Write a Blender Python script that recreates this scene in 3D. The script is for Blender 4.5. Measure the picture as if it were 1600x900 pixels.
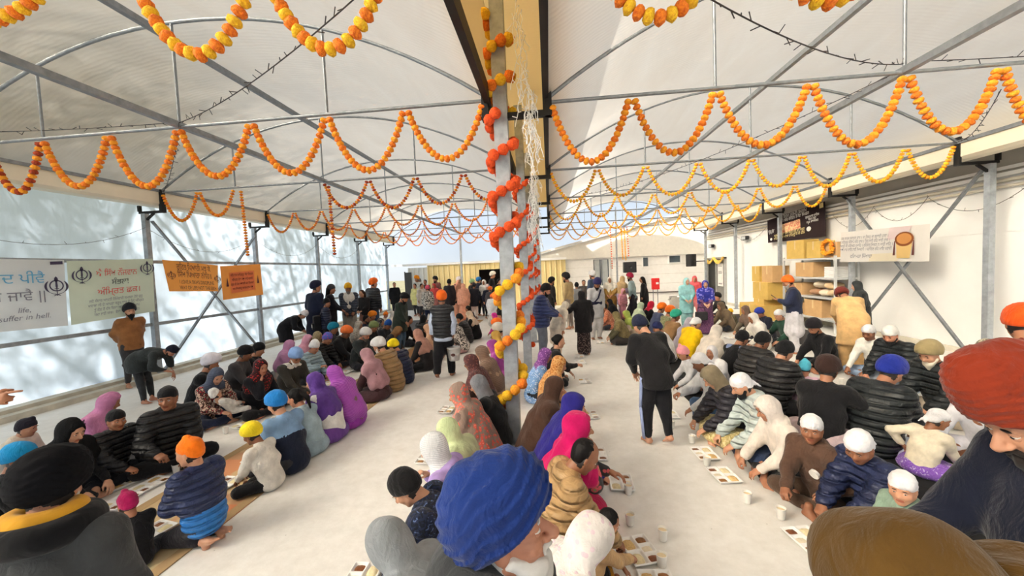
import bpy, bmesh, math, random
import numpy as np
from mathutils import Matrix, Vector
SC = bpy.context.scene
for _o in list(bpy.data.objects): bpy.data.objects.remove(_o)
COL = SC.collection
# ---------------------------------------------------------------- camera (image taken as 1600 x 900)
F_PX, CAM_H = 600.0, 2.1
CAM = np.array([0.0, 0.0, CAM_H])
def _cam_axes():
    Y = np.array([858-800, 418-450, F_PX]); Y /= np.linalg.norm(Y)
    h = np.array([1, -.042, 0.]); X = h-Y*(h@Y); X /= np.linalg.norm(X)
    Z = np.cross(X, Y); Z = -Z if Z[1] > 0 else Z
    return np.stack([X, Y, Z])
CAM_R = _cam_axes()          # world = CAM_R @ (image right, image down, forward)
def ray(x, y): return CAM_R@np.array([x-800, y-450, F_PX])
def at_z(x, y, z=0.): d = ray(x, y); return CAM+d*((z-CAM_H)/d[2])      # a point of the horizontal plane at height z
def at_y(x, y, Y): d = ray(x, y); return CAM+d*(Y/d[1])                 # a point of the cross-wall plane at depth Y
def at_x(x, y, X): d = ray(x, y); return CAM+d*(X/d[0])                 # a point of the side-wall plane at X
cd = bpy.data.cameras.new('camera'); cam = bpy.data.objects.new('camera', cd); COL.objects.link(cam)
cd.sensor_fit = 'HORIZONTAL'; cd.sensor_width = 36.0; cd.lens = 36.0*F_PX/1600; cd.clip_start = .05; cd.clip_end = 300
M = Matrix([[*(CAM_R@np.array(v)), c] for v, c in ()]) if False else Matrix.Identity(4)
ax, ay, az = CAM_R@np.array([1, 0, 0.]), CAM_R@np.array([0, -1., 0]), CAM_R@np.array([0, 0, -1.])
for i in range(3): M[i][0], M[i][1], M[i][2], M[i][3] = ax[i], ay[i], az[i], CAM[i]
cam.matrix_world = M; SC.camera = cam
# ---------------------------------------------------------------- sky, sun, exposure
w = bpy.data.worlds.new('world'); SC.world = w; w.use_nodes = True
nt = w.node_tree; bg = nt.nodes['Background']
sky = nt.nodes.new('ShaderNodeTexSky'); sky.sky_type = 'HOSEK_WILKIE'; sky.turbidity = 4.0; sky.ground_albedo = .4
SUN_DIR = Vector((-.68, -.42, .72)).normalized()     # towards the sun: behind the camera's left shoulder, over the trees
sky.sun_direction = SUN_DIR
# thin bright cloud over the whole sky
wc = nt.nodes.new('ShaderNodeTexCoord'); wn = nt.nodes.new('ShaderNodeTexNoise'); wn.inputs['Scale'].default_value = 2.2; wn.inputs['Detail'].default_value = 5
wr = nt.nodes.new('ShaderNodeValToRGB'); wr.color_ramp.elements[0].position = .3; wr.color_ramp.elements[0].color = (.22,)*3+(1,); wr.color_ramp.elements[1].position = .75; wr.color_ramp.elements[1].color = (.5,)*3+(1,)
wm = nt.nodes.new('ShaderNodeMix'); wm.data_type = 'RGBA'; wm.inputs[7].default_value = (.93, .97, 1.03, 1)
nt.links.new(wc.outputs['Generated'], wn.inputs['Vector']); nt.links.new(wn.outputs['Fac'], wr.inputs[0]); nt.links.new(wr.outputs[0], wm.inputs[0]); nt.links.new(sky.outputs[0], wm.inputs[6])
nt.links.new(wm.outputs[2], bg.inputs[0]); bg.inputs[1].default_value = 1.0
sl = bpy.data.lights.new('sun', 'SUN'); sun = bpy.data.objects.new('sun', sl); COL.objects.link(sun)
sl.energy = 4.6; sl.angle = math.radians(1.1); sl.color = (1.0, .985, .965)
sun.rotation_euler = SUN_DIR.to_track_quat('Z', 'Y').to_euler(); sun.location = (-20, 5, 25)
SC.view_settings.view_transform = 'Standard'; SC.view_settings.look = 'None'; SC.view_settings.gamma = 1.0
SC.view_settings.use_curve_mapping = False; SC.view_settings.exposure = 1.12
# ---------------------------------------------------------------- materials
def lin(c):
    r = []
    for v in c[:3]:
        v = min(max(v/255., 0), 1); r.append(v/12.92 if v <= .04045 else ((v+.055)/1.055)**2.4)
    return (*r, 1.0)
_M = {}
class NT:
    def __init__(s, name):
        s.m = bpy.data.materials.new(name); s.m.use_nodes = True; s.t = s.m.node_tree; s.b = s.t.nodes['Principled BSDF']; s.out = s.t.nodes['Material Output']
    def n(s, typ, **k):
        n = s.t.nodes.new('ShaderNode'+typ)
        for a, v in k.items(): setattr(n, a, v)
        return n
    def l(s, a, b): s.t.links.new(a, b)
    def co(s, kind='Object', scale=(1, 1, 1)):
        c = s.n('TexCoord'); m = s.n('Mapping'); m.inputs['Scale'].default_value = scale; s.l(c.outputs[kind], m.inputs[0]); return m.outputs[0]
    def noise(s, vec, scale, detail=3, rough=.55, dist=0):
        n = s.n('TexNoise'); n.inputs['Scale'].default_value = scale; n.inputs['Detail'].default_value = detail; n.inputs['Roughness'].default_value = rough; n.inputs['Distortion'].default_value = dist
        s.l(vec, n.inputs['Vector']); return n.outputs['Fac']
    def voro(s, vec, scale, feat='F1'):
        n = s.n('TexVoronoi', feature=feat); n.inputs['Scale'].default_value = scale; s.l(vec, n.inputs['Vector']); return n
    def ramp(s, fac, stops, interp='LINEAR'):
        r = s.n('ValToRGB'); r.color_ramp.interpolation = interp; e = r.color_ramp.elements
        while len(e) < len(stops): e.new(.5)
        for i, (p, c) in enumerate(stops): e[i].position = p; e[i].color = c
        s.l(fac, r.inputs[0]); return r.outputs[0]
    def mix(s, fac, a, b, bt='MIX'):
        m = s.n('Mix', data_type='RGBA', blend_type=bt)
        if hasattr(fac, 'links'): s.l(fac, m.inputs[0])
        else: m.inputs[0].default_value = fac
        for i, v in ((6, a), (7, b)):
            if hasattr(v, 'links'): s.l(v, m.inputs[i])
            else: m.inputs[i].default_value = v
        return m.outputs[2]
    def bump(s, h, strength=.3, dist=.01):
        b = s.n('Bump'); b.inputs['Strength'].default_value = strength; b.inputs['Distance'].default_value = dist; s.l(h, b.inputs['Height']); s.l(b.outputs[0], s.b.inputs['Normal'])
    def set(s, **k):
        for a, v in k.items():
            i = s.b.inputs[a.replace('_', ' ')]
            if hasattr(v, 'links'): s.l(v, i)
            else: i.default_value = v
        return s
def plain(name, c, rough=.6, metal=0., var=.12, vs=6., spec=.4):
    key = ('p', name)
    if key in _M: return _M[key]
    N = NT(name); v = N.co(); a = lin(c); f = N.noise(v, vs, 4)
    d = tuple(x*(1-var) for x in a[:3])+(1,); l_ = tuple(min(1, x*(1+var*.6)) for x in a[:3])+(1,)
    N.set(Base_Color=N.ramp(f, [(.3, d), (.7, l_)]), Roughness=rough, Metallic=metal); N.b.inputs['Specular IOR Level'].default_value = spec
    _M[key] = N.m; return N.m
def mat_skin(name, c):
    N = NT(name); v = N.co(); a = lin(c)
    f = N.noise(v, 14, 4); g = N.noise(v, 90, 3)
    N.set(Base_Color=N.ramp(f, [(.3, tuple(x*k for x, k in zip(a, (.86, .78, .76)))[:3]+(1,)), (.7, a)]), Roughness=.52)
    N.b.inputs['Subsurface Weight'].default_value = .0
    N.bump(g, .15, .003); return N.m
def cloth(c, kind='plain', c2=None, c3=None, sc=1.):
    key = ('c', tuple(c), kind, c2, c3, sc)
    if key in _M: return _M[key]
    N = NT('cloth_%s_%d' % (kind, len(_M))); v = N.co(); a = lin(c)
    dk = tuple(x*.8 for x in a[:3])+(1,); lt = tuple(min(1, x*1.1) for x in a[:3])+(1,)
    base = N.ramp(N.noise(v, 7, 4), [(.35, dk), (.65, lt)])
    rough, bs, bscale = .9, .25, 220
    if kind == 'puff': rough, bs, bscale = .42, .35, 38
    elif kind == 'fleece': rough, bs, bscale = 1., .1, 260
    elif kind == 'knit': bs, bscale = .5, 90
    elif kind == 'silk': rough, bs, bscale = .55, .2, 60
    elif kind == 'floral':
        wv = N.noise(v, 9*sc, 2); vo = N.voro(v, 15*sc); p = N.ramp(vo.outputs['Distance'], [(.0, lin(c3 or c2)), (.2, lin(c2)), (.48, lin(c2)), (.5, (0, 0, 0, 1))], 'CONSTANT')
        mk = N.ramp(vo.outputs['Distance'], [(.0, (1, 1, 1, 1)), (.48, (0, 0, 0, 1))], 'CONSTANT'); on = N.ramp(N.noise(v, 4*sc, 1), [(.46, (0, 0, 0, 1)), (.5, (1, 1, 1, 1))])
        base = N.mix(N.mix(1., mk, on, 'MULTIPLY'), base, p)
    elif kind == 'print':
        vo = N.voro(v, 34*sc); mk = N.ramp(vo.outputs['Distance'], [(.28, (1, 1, 1, 1)), (.34, (0, 0, 0, 1))]); base = N.mix(mk, base, lin(c2))
    elif kind == 'leopard':
        f = N.noise(v, 26*sc, 2, .6, 1.2); base = N.ramp(f, [(.0, lin(c2)), (.42, lin(c2)), (.47, a), (.58, a), (.62, lin(c3 or c2))], 'CONSTANT')
    elif kind == 'camo':
        f = N.noise(v, 13*sc, 2, .6, 2.); base = N.ramp(f, [(.0, a), (.5, lin(c2))], 'CONSTANT')
    elif kind in ('stripe', 'check'):
        wn = N.n('TexWave', wave_type='BANDS', bands_direction='Z'); wn.inputs['Scale'].default_value = 22*sc; wn.inputs['Distortion'].default_value = 1.2; N.l(v, wn.inputs['Vector'])
        mk = N.ramp(wn.outputs['Fac'], [(.6, (0, 0, 0, 1)), (.68, (1, 1, 1, 1))]); base = N.mix(mk, base, lin(c2))
        if kind == 'check':
            w2 = N.n('TexWave', wave_type='BANDS', bands_direction='X'); w2.inputs['Scale'].default_value = 14*sc; N.l(v, w2.inputs['Vector'])
            base = N.mix(N.ramp(w2.outputs['Fac'], [(.6, (0, 0, 0, 1)), (.68, (.8, .8, .8, 1))]), base, lin(c3 or c2))
    N.set(Base_Color=base, Roughness=rough); N.b.inputs['Specular IOR Level'].default_value = .35 if kind == 'puff' else .15
    if kind not in ('puff', 'silk') and max(c) > 24: N.b.inputs['Sheen Weight'].default_value = .12
    # creases (and quilting on padded jackets) as fine relief over the modelled folds
    cr = N.noise(N.co(scale=(1, 1, .6)), 11, 1.5 if kind == 'fleece' else 3, .5, .9 if kind == 'fleece' else 2.2); b1 = N.n('Bump'); b1.inputs['Strength'].default_value = .55; b1.inputs['Distance'].default_value = .022; N.l(cr, b1.inputs['Height'])
    if kind == 'puff':
        wn = N.n('TexWave', wave_type='BANDS', bands_direction='Z'); wn.inputs['Scale'].default_value = 4.4; wn.inputs['Distortion'].default_value = .5; N.l(v, wn.inputs['Vector'])
        b0 = N.n('Bump'); b0.inputs['Strength'].default_value = .9; b0.inputs['Distance'].default_value = .03
        N.l(N.ramp(wn.outputs['Fac'], [(.0, (0, 0, 0, 1)), (.25, (.75,)*3+(1,)), (.6, (1, 1, 1, 1))]), b0.inputs['Height']); N.l(b0.outputs[0], b1.inputs['Normal'])
    b2 = N.n('Bump'); b2.inputs['Strength'].default_value = bs; b2.inputs['Distance'].default_value = .004; N.l(N.noise(v, bscale, 2), b2.inputs['Height']); N.l(b1.outputs[0], b2.inputs['Normal']); N.l(b2.outputs[0], N.b.inputs['Normal'])
    _M[key] = N.m; return N.m
MAT_EYE = plain('eye_white', (222, 216, 208), .3, var=.02); MAT_DARK = plain('brow_and_iris', (28, 20, 17), .5)
MAT_HAIR = cloth((22, 19, 19), 'silk')
# ---------------------------------------------------------------- mesh helpers
def mesh_obj(name, parts, mats, parent=None, smooth=True):
    """parts: list of (verts Nx3, quads/tris Mx4|3, material index or array); ONE mesh object"""
    vs, fl, lt, mi, off = [], [], [], [], 0
    for v, f, m in parts:
        if len(v) == 0: continue
        vs.append(np.asarray(v, float)); f = np.asarray(f)
        fl.append((f+off).ravel()); lt.append(np.full(len(f), f.shape[1]))
        mi.append(np.full(len(f), m) if np.isscalar(m) else np.asarray(m)); off += len(v)
    me = bpy.data.meshes.new(name)
    if vs:
        vs = np.concatenate(vs); fl = np.concatenate(fl); lt = np.concatenate(lt); mi = np.concatenate(mi)
        me.vertices.add(len(vs)); me.vertices.foreach_set('co', vs.astype(np.float32).ravel())
        me.loops.add(len(fl)); me.loops.foreach_set('vertex_index', fl.astype(np.int32))
        me.polygons.add(len(lt))
        me.polygons.foreach_set('loop_start', np.concatenate([[0], np.cumsum(lt)[:-1]]).astype(np.int32))
        me.polygons.foreach_set('material_index', mi.astype(np.int32))
        me.polygons.foreach_set('use_smooth', np.full(len(lt), smooth))
        me.update(calc_edges=True)
    for m in (mats if isinstance(mats, (list, tuple)) else [mats]): me.materials.append(m)
    o = bpy.data.objects.new(name, me); COL.objects.link(o)
    if parent is not None: o.parent = parent
    return o

def uvs(c, r, n=8, m=6):
    v = [[0, 0, 1.]]
    for j in range(1, m):
        t = math.pi*j/m
        for i in range(n): v.append([math.sin(t)*math.cos(2*math.pi*i/n), math.sin(t)*math.sin(2*math.pi*i/n), math.cos(t)])
    v.append([0, 0, -1.]); f = []
    for i in range(n): f.append([0, 1+i, 1+(i+1) % n, 1+(i+1) % n])
    for j in range(m-2):
        for i in range(n):
            a = 1+j*n+i; b = 1+j*n+(i+1) % n; f.append([a, a+n, b+n, b])
    l = len(v)-1; s = 1+(m-2)*n
    for i in range(n): f.append([s+i, l, s+(i+1) % n, s+(i+1) % n])
    tri = [q[:3] for q in f if q[2] == q[3]]; qd = [q for q in f if q[2] != q[3]]
    v = np.array(v)*np.asarray(r)+np.asarray(c)
    return v, np.array(qd), np.array(tri)
def add_sphere(parts, c, r, m, n=8, k=6):
    v, q, t = uvs(c, r, n, k); parts.append((v, q, m)); parts.append((v, t, m))

BOXF = np.array([[0, 3, 2, 1], [4, 5, 6, 7], [0, 1, 5, 4], [1, 2, 6, 5], [2, 3, 7, 6], [3, 0, 4, 7]])
def boxp(lo, hi, m=0):
    (a, b, c), (d, e, f) = lo, hi
    return (np.array([[a, b, c], [d, b, c], [d, e, c], [a, e, c], [a, b, f], [d, b, f], [d, e, f], [a, e, f]], float), BOXF, m)
def barp(p, q, w, h, m=0, up=(0, 0, 1)):
    p, q = np.array(p, float), np.array(q, float); d = q-p; d /= np.linalg.norm(d)
    up = np.array(up, float)
    if abs(d@up) > .95: up = np.array([0, 1., 0])
    x = np.cross(d, up); x /= np.linalg.norm(x); z = np.cross(x, d); x = x*w/2; z = z*h/2
    v = [p-x-z, p+x-z, p+x+z, p-x+z, q-x-z, q+x-z, q+x+z, q-x+z]
    return (np.array(v), np.array([[0, 1, 2, 3], [7, 6, 5, 4], [0, 4, 5, 1], [1, 5, 6, 2], [2, 6, 7, 3], [3, 7, 4, 0]]), m)
def tubep(pts, r, n=8, m=0, closed=False):
    pts = np.array(pts, float); N = len(pts); vs = []
    rr = np.full(N, r) if np.isscalar(r) else np.array(r)
    t = np.gradient(pts, axis=0); t /= np.linalg.norm(t, axis=1)[:, None]+1e-9
    up = np.array([0, 0, 1.]) if abs(t[0][2]) < .9 else np.array([0, 1., 0])
    x = np.cross(t[0], up); x /= np.linalg.norm(x)
    for i in range(N):
        x = x-t[i]*(x@t[i]); x /= np.linalg.norm(x)+1e-9; y = np.cross(t[i], x)
        a = np.arange(n)*2*np.pi/n
        vs.append(pts[i]+rr[i]*(np.cos(a)[:, None]*x+np.sin(a)[:, None]*y))
    vs = np.concatenate(vs); f = []
    for i in range(N-1):
        for j in range(n): a = i*n+j; b = i*n+(j+1) % n; f.append([a, b, b+n, a+n])
    c = len(vs); vs = np.concatenate([vs, pts[:1], pts[-1:]])
    for j in range(n): f.append([c, (j+1) % n, j, j]); f.append([c+1, (N-1)*n+j, (N-1)*n+(j+1) % n, (N-1)*n+(j+1) % n])
    qd = np.array([q for q in f if q[2] != q[3]]) if N > 1 else np.zeros((0, 4), int)
    return (vs, qd, m)
def rbox(name, lo, hi, bev, mats, parent=None, seg=2):
    bm = bmesh.new(); bmesh.ops.create_cube(bm, size=1)
    lo, hi = np.array(lo, float), np.array(hi, float)
    for v in bm.verts: v.co = Vector((lo+hi)/2+np.array(v.co)*(hi-lo))
    bmesh.ops.bevel(bm, geom=bm.edges[:], offset=bev, segments=seg, affect='EDGES', profile=.6)
    return bm_obj(name, bm, mats, parent)
def bm_obj(name, bm, mats, parent=None, smooth=False):
    me = bpy.data.meshes.new(name); bm.to_mesh(me); bm.free()
    for m in (mats if isinstance(mats, (list, tuple)) else [mats]): me.materials.append(m)
    if smooth: me.polygons.foreach_set('use_smooth', np.ones(len(me.polygons), bool))
    o = bpy.data.objects.new(name, me); COL.objects.link(o)
    if parent is not None: o.parent = parent
    return o
def lathep(prof, n=20, m=0, c=(0, 0, 0)):
    prof = np.array(prof, float); vs = []; f = []
    for r, z in prof:
        a = np.arange(n)*2*np.pi/n; vs.append(np.stack([r*np.cos(a), r*np.sin(a), np.full(n, z)], 1))
    vs = np.concatenate(vs)+np.array(c)
    for i in range(len(prof)-1):
        for j in range(n): a = i*n+j; b = i*n+(j+1) % n; f.append([a, b, b+n, a+n])
    return (vs, np.array(f), m)
def polyp(pts, m=0, flip=False):
    """fan of a convex polygon as quads/tris"""
    pts = np.array(pts, float); n = len(pts); t = [[0, i, i+1] for i in range(1, n-1)]
    t = np.array(t); return (pts, t[:, ::-1] if flip else t, m)
def empty(name, loc=(0, 0, 0)):
    o = bpy.data.objects.new(name, None); o.empty_display_size = .1; COL.objects.link(o); o.location = loc; return o
def tag(o, label=None, cat=None, group=None, kind=None):
    if label: o['label'] = label
    if cat: o['category'] = cat
    if group: o['group'] = group
    if kind: o['kind'] = kind
    return o
def part(name, parts, mats, parent, smooth=False):
    """a part given in world coordinates, stored relative to its thing"""
    L = np.array(parent.location) if parent is not None else np.zeros(3)
    p = parent.parent if parent is not None else None
    while p is not None: L = L+np.array(p.location); p = p.parent
    return mesh_obj(name, [(np.asarray(v)-L, f, m) for v, f, m in parts], mats, parent, smooth)
# ---------------------------------------------------------------- the hall: floor, membranes, walls
XL, XR, YB, YF = -8.85, 8.3, -5.0, 20.6
FWD = .58
TR_Y = [2.35, 4.6, 7.75, 10.9, 14.05, 17.2, 20.35]
LX0, LX1, RX0, RX1 = -8.4, -.64, .03, 7.35
def m_floor():
    N = NT('pale_concrete'); v = N.co()
    a = N.ramp(N.noise(v, .55, 6, .6, .4), [(.3, lin((236, 234, 229))), (.7, lin((247, 245, 241)))])
    b = N.ramp(N.noise(v, 7, 6, .7), [(.35, lin((214, 211, 205))), (.62, lin((255, 255, 255)))])
    col = N.mix(.3, a, b, 'MULTIPLY')
    sp = N.voro(v, 5.5); col = N.mix(N.ramp(sp.outputs['Distance'], [(.012, (.7, .7, .7, 1)), (.035, (0, 0, 0, 1))]), col, lin((120, 108, 92)))
    st = N.ramp(N.noise(v, 1.7, 3, .5, .8), [(.64, (0, 0, 0, 1)), (.72, (.5, .5, .5, 1))]); col = N.mix(st, col, lin((244, 242, 238)))
    N.set(Base_Color=col, Roughness=N.ramp(N.noise(v, 3, 3), [(.3, (.45,)*3+(1,)), (.7, (.7,)*3+(1,))])); N.bump(N.noise(v, 30, 4), .12, .01); return N.m
def m_membrane(name, cd_, ct, fac=.72, streak=.0, scale=1., fwd=.0):
    """coated fabric: reflects a little, lets light through partly scattered and partly forward"""
    N = NT(name); v = N.co(scale=(1, 1, 1)); t = N.t
    f = N.ramp(N.noise(N.co(scale=(1.2, .35, 1.2)), 1.3*scale, 5, .6, 1.2), [(.3, tuple(x*(1-streak*k_) for x, k_ in zip(lin(ct)[:3], (.75, 1.1, 1.6)))+(1,)), (.7, lin(ct))])
    d = N.n('BsdfDiffuse'); N.l(N.mix(.65, lin(cd_), f, 'MULTIPLY'), d.inputs[0]); r = N.n('BsdfTranslucent'); N.l(f, r.inputs[0])
    mx = N.n('MixShader'); mx.inputs[0].default_value = fac; N.l(d.outputs[0], mx.inputs[1]); N.l(r.outputs[0], mx.inputs[2])
    b = N.n('Bump'); b.inputs['Strength'].default_value = .25; b.inputs['Distance'].default_value = .03
    wv = N.n('TexWave', wave_type='BANDS', bands_direction='Y'); wv.inputs['Scale'].default_value = 5; wv.inputs['Distortion'].default_value = 3.5; N.l(v, wv.inputs['Vector'])
    N.l(wv.outputs['Fac'], b.inputs['Height']); N.l(b.outputs[0], d.inputs['Normal'])
    if fwd > 0:
        g = N.n('BsdfRefraction'); g.inputs['Roughness'].default_value = .85; g.inputs['IOR'].default_value = 1.3; g.inputs[0].default_value = lin(ct)
        m2 = N.n('MixShader'); m2.inputs[0].default_value = fwd; N.l(mx.outputs[0], m2.inputs[1]); N.l(g.outputs[0], m2.inputs[2]); mx = m2
    N.l(mx.outputs[0], N.out.inputs[0]); return N.m
STEEL = plain('galvanised_steel', (138, 142, 146), .45, .55, .22, 14); STEEL_L = plain('galvanised_post', (166, 172, 178), .5, .35, .25, 10)
DARKM = plain('dark_bracket_metal', (38, 37, 37), .55, .4, .2); CREAM = plain('cream_gutter_sheet', (232, 222, 200), .55, 0, .06, 2)
WHITE = plain('white_wall_paint', (246, 245, 242), .7, 0, .04, 1.2); CONC = plain('kerb_concrete', (205, 198, 182), .85, 0, .2, 5)
floor = mesh_obj('floor', [boxp((XL-.35, YB, -.15), (XR, 21.5, 0))], m_floor(), smooth=False); tag(floor, kind='structure')
gm = NT('outdoor_ground'); gm.set(Base_Color=gm.ramp(gm.noise(gm.co(), .8, 5), [(.3, lin((112, 110, 70))), (.7, lin((160, 150, 118)))]), Roughness=.95)
ground = mesh_obj('ground', [boxp((-90, -60, -.3), (90, 120, -.16))], gm.m, smooth=False); tag(ground, kind='structure')
# roof membranes, slightly slack between the arches
def roof(name, x0, x1, zc, rise, mat):
    ys = []
    nodes = [YB, -1.0]+TR_Y
    for a, b in zip(nodes[:-1], nodes[1:]): ys += [(a+(b-a)*t/8., math.sin(math.pi*t/8.)) for t in range(8)]
    ys.append((nodes[-1], 0.)); n = 28; vs = []
    for y, s in ys:
        for i in range(n+1):
            u = 2*i/n-1; vs.append((x0+(x1-x0)*i/n, y, zc+.06+rise*(1-abs(u)**2.1)-.09*s*(1-u*u)))
    f = [[j*(n+1)+i, (j+1)*(n+1)+i, (j+1)*(n+1)+i+1, j*(n+1)+i+1] for j in range(len(ys)-1) for i in range(n)]
    return tag(mesh_obj(name, [(np.array(vs), np.array(f), 0)], mat), kind='structure')
ROOF_L = m_membrane('roof_membrane', (247, 241, 230), (245, 235, 217), .16, .26, 1., FWD)  # brown streaks: fabric staining plus mottled tree shade put into the colour
ceiling = roof('ceiling', LX0-.3, LX1, 4.1, 1.27, ROOF_L)
ceiling_r = roof('ceiling', RX0, RX1+.3, 4.02, 1.27, ROOF_L)
# raised cover over the valley between the two roofs
vc = [boxp((-.68, YB, 4.2), (-.66, YF, 5.3)), boxp((.04, YB, 4.2), (.06, YF, 5.3)), boxp((-.68, YB, 5.3), (.06, YF, 5.32))]
tag(mesh_obj('ceiling', vc, m_membrane('valley_cover', (240, 222, 180), (240, 220, 176), .35, .1, 1., .6), smooth=False), kind='structure')
# left wall membrane with tree shadows falling through it
WALL_M = m_membrane('wall_membrane', (222, 230, 238), (222, 236, 250), .8, .04)
def sheet(name, P, nu, nv, mat, wob=.0):
    P = [np.array(p, float) for p in P]; vs = []
    for j in range(nv+1):
        for i in range(nu+1):
            u, t = i/nu, j/nv; p = (P[0]*(1-u)+P[1]*u)*(1-t)+(P[3]*(1-u)+P[2]*u)*t
            n = np.cross(P[1]-P[0], P[3]-P[0]); n /= np.linalg.norm(n); p = p+n*wob*math.sin(i*.9+.7*math.sin(j*1.3))
            vs.append(p)
    f = [[j*(nu+1)+i, j*(nu+1)+i+1, (j+1)*(nu+1)+i+1, (j+1)*(nu+1)+i] for j in range(nv) for i in range(nu)]
    return mesh_obj(name, [(np.array(vs), np.array(f), 0)], mat)
tag(sheet('wall_left', [(XL-.22, YB, .1), (XL-.22, YF, .1), (XL-.22, YF, 4.1), (XL-.22, YB, 4.1)], 60, 10, WALL_M, .012), kind='structure')
tag(mesh_obj('added_gap_strip', [barp((XL-.27, (YB+YF)/2, 4.1), (LX0-.28, (YB+YF)/2, 4.19), YF-YB, .02, 0)], CREAM, smooth=False), kind='structure')  # added strip over the wall-top gap, stops a sun streak on the floor
tag(mesh_obj('trim_1', [boxp((XL-.34, YB, 0), (XL+.22, YF, .1)), boxp((XL-.26, YB, .1), (XL+.02, YF, .16))], CONC, smooth=False), kind='structure')
# right wall: painted building wall with panel joints, painted shade band at the top, and conduits
WR = [boxp((XR, YB, 0), (XR+.2, 21.5, 2.38)), boxp((XR, YB, 2.4), (XR+.2, 21.5, 3.42)), boxp((XR+.012, YB, 2.37), (XR+.2, 21.5, 2.41))]
wall_right = tag(mesh_obj('wall_right', WR, WHITE, smooth=False), kind='structure')
SHADE_GREY = plain('upper_wall_shade_grey', (168, 164, 156), .6, .1, .1, 2)
part('shade_band', [boxp((XR-.02, YB, 3.42), (XR+.2, 21.5, 4.9))], SHADE_GREY, wall_right)  # top of the wall: shade near the gutter put into a grey colour
part('ledge', [boxp((XR-.1, YB, 3.40), (XR, 21.5, 3.47)), boxp((XR-.06, YB, 3.52), (XR-.02, 21.5, 3.58))], WHITE, wall_right)
for z, r in ((3.33, .035), (3.22, .028)): part('conduit', [tubep([(XR-.05, YB, z), (XR-.05, 21.4, z)], r, 8)], plain('cream_conduit', (224, 216, 198), .6), wall_right, True)
part('added_sky_blocker', [barp((RX1+.3, (YB+YF)/2, 4.06), (XR+.05, (YB+YF)/2, 4.3), YF-YB, .02, 0)], SHADE_GREY, wall_right)  # added plate, shuts out the sky so the wall top stays dark
tag(mesh_obj('baseboard_right', [boxp((XR-.03, YB, 0), (XR, 18.9, .12))], CONC, smooth=False), kind='structure')
# ---------------------------------------------------------------- gutters, posts, trusses
def gutter(x0, x1, z0, z1, lab, inner):
    g = tag(empty('roof_gutter', ((x0+x1)/2, 8, z0)), lab, 'gutter')
    prof = [(x0, z1), (x0, z0+.05), (x0+.06, z0), (x1-.06, z0), (x1, z0+.05), (x1, z1)]
    vs = [(x, y, z) for y in (YB, YF) for x, z in prof]; n = 6
    part('gutter_sheet', [(np.array(vs), np.array([[i, i+1, n+i+1, n+i] for i in range(n-1)]), 0)], CREAM, g)
    part('edge_rail', [boxp((inner-.025, YB, z1), (inner+.025, YF, z1+.06))], STEEL, g)
gutter(-8.78, -8.42, 3.8, 4.1, 'cream sheet gutter along the top of the left translucent wall', -8.42)
gutter(7.37, 7.72, 3.72, 4.0, 'cream sheet gutter beside the white building wall', 7.37)
vr = tag(empty('valley_rail', (-.3, 8, 4.1)), 'pair of dark rails along the valley between the two roofs', 'rail')
for x in (-.65, .03): part('rail', [boxp((x-.035, YB, 4.05), (x+.035, YF, 4.22))], DARKM, vr)
ORD = ['first', 'second', 'third', 'fourth', 'fifth', 'sixth', 'seventh']
PYS = TR_Y[2:]
for side, xp, xi, zt in (('left', XL, -8.42, 3.66), ('right', 7.9, 7.37, 3.62)):
    for i, y in enumerate(PYS):
        w_ = 'translucent wall' if side == 'left' else 'white wall'
        p = tag(empty('support_post', (xp, y, 0)), f'galvanised square post beside the {w_}, {ORD[i]} one back from the camera', 'post')
        part('shaft', [boxp((xp-.05, y-.05, 0), (xp+.05, y+.05, zt))], STEEL_L, p); part('base_plate', [boxp((xp-.09, y-.09, 0), (xp+.09, y+.09, .012))], STEEL, p)
        s = 1 if side == 'left' else -1
        xo = xp-.12*s
        part('bracket', [boxp((min(xo, xi), y-.03, zt), (max(xo, xi), y+.03, zt+.05)), boxp((xo-.025, y-.03, zt+.05), (xo+.025, y+.03, zt+.18)),
                         boxp((xi-.02, y-.05, zt), (xi+.05 if s > 0 else xi+.02, y+.05, zt+.5)), barp((xp, y, zt-.16), (xp+.22*s, y, zt), .04, .04)], DARKM, p)
for i, y in enumerate(TR_Y[1:]):
    p = tag(empty('support_post', (-.5, y, 0)), f'galvanised central post between the two bays, {ORD[i]} one back from the camera', 'post')
    part('shaft', [boxp((-.58, y-.08, 0), (-.42, y+.08, 5.3))], STEEL_L, p); part('base_plate', [boxp((-.66, y-.15, 0), (-.34, y+.15, .015))], STEEL, p)
    part('bracket', [boxp((-.72, y-.035, 3.86), (.1, y+.035, 3.93)), boxp((-.72, y-.05, 3.86), (-.64, y+.05, 4.2)), boxp((.02, y-.05, 3.86), (.1, y+.05, 4.2))], DARKM, p)
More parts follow.
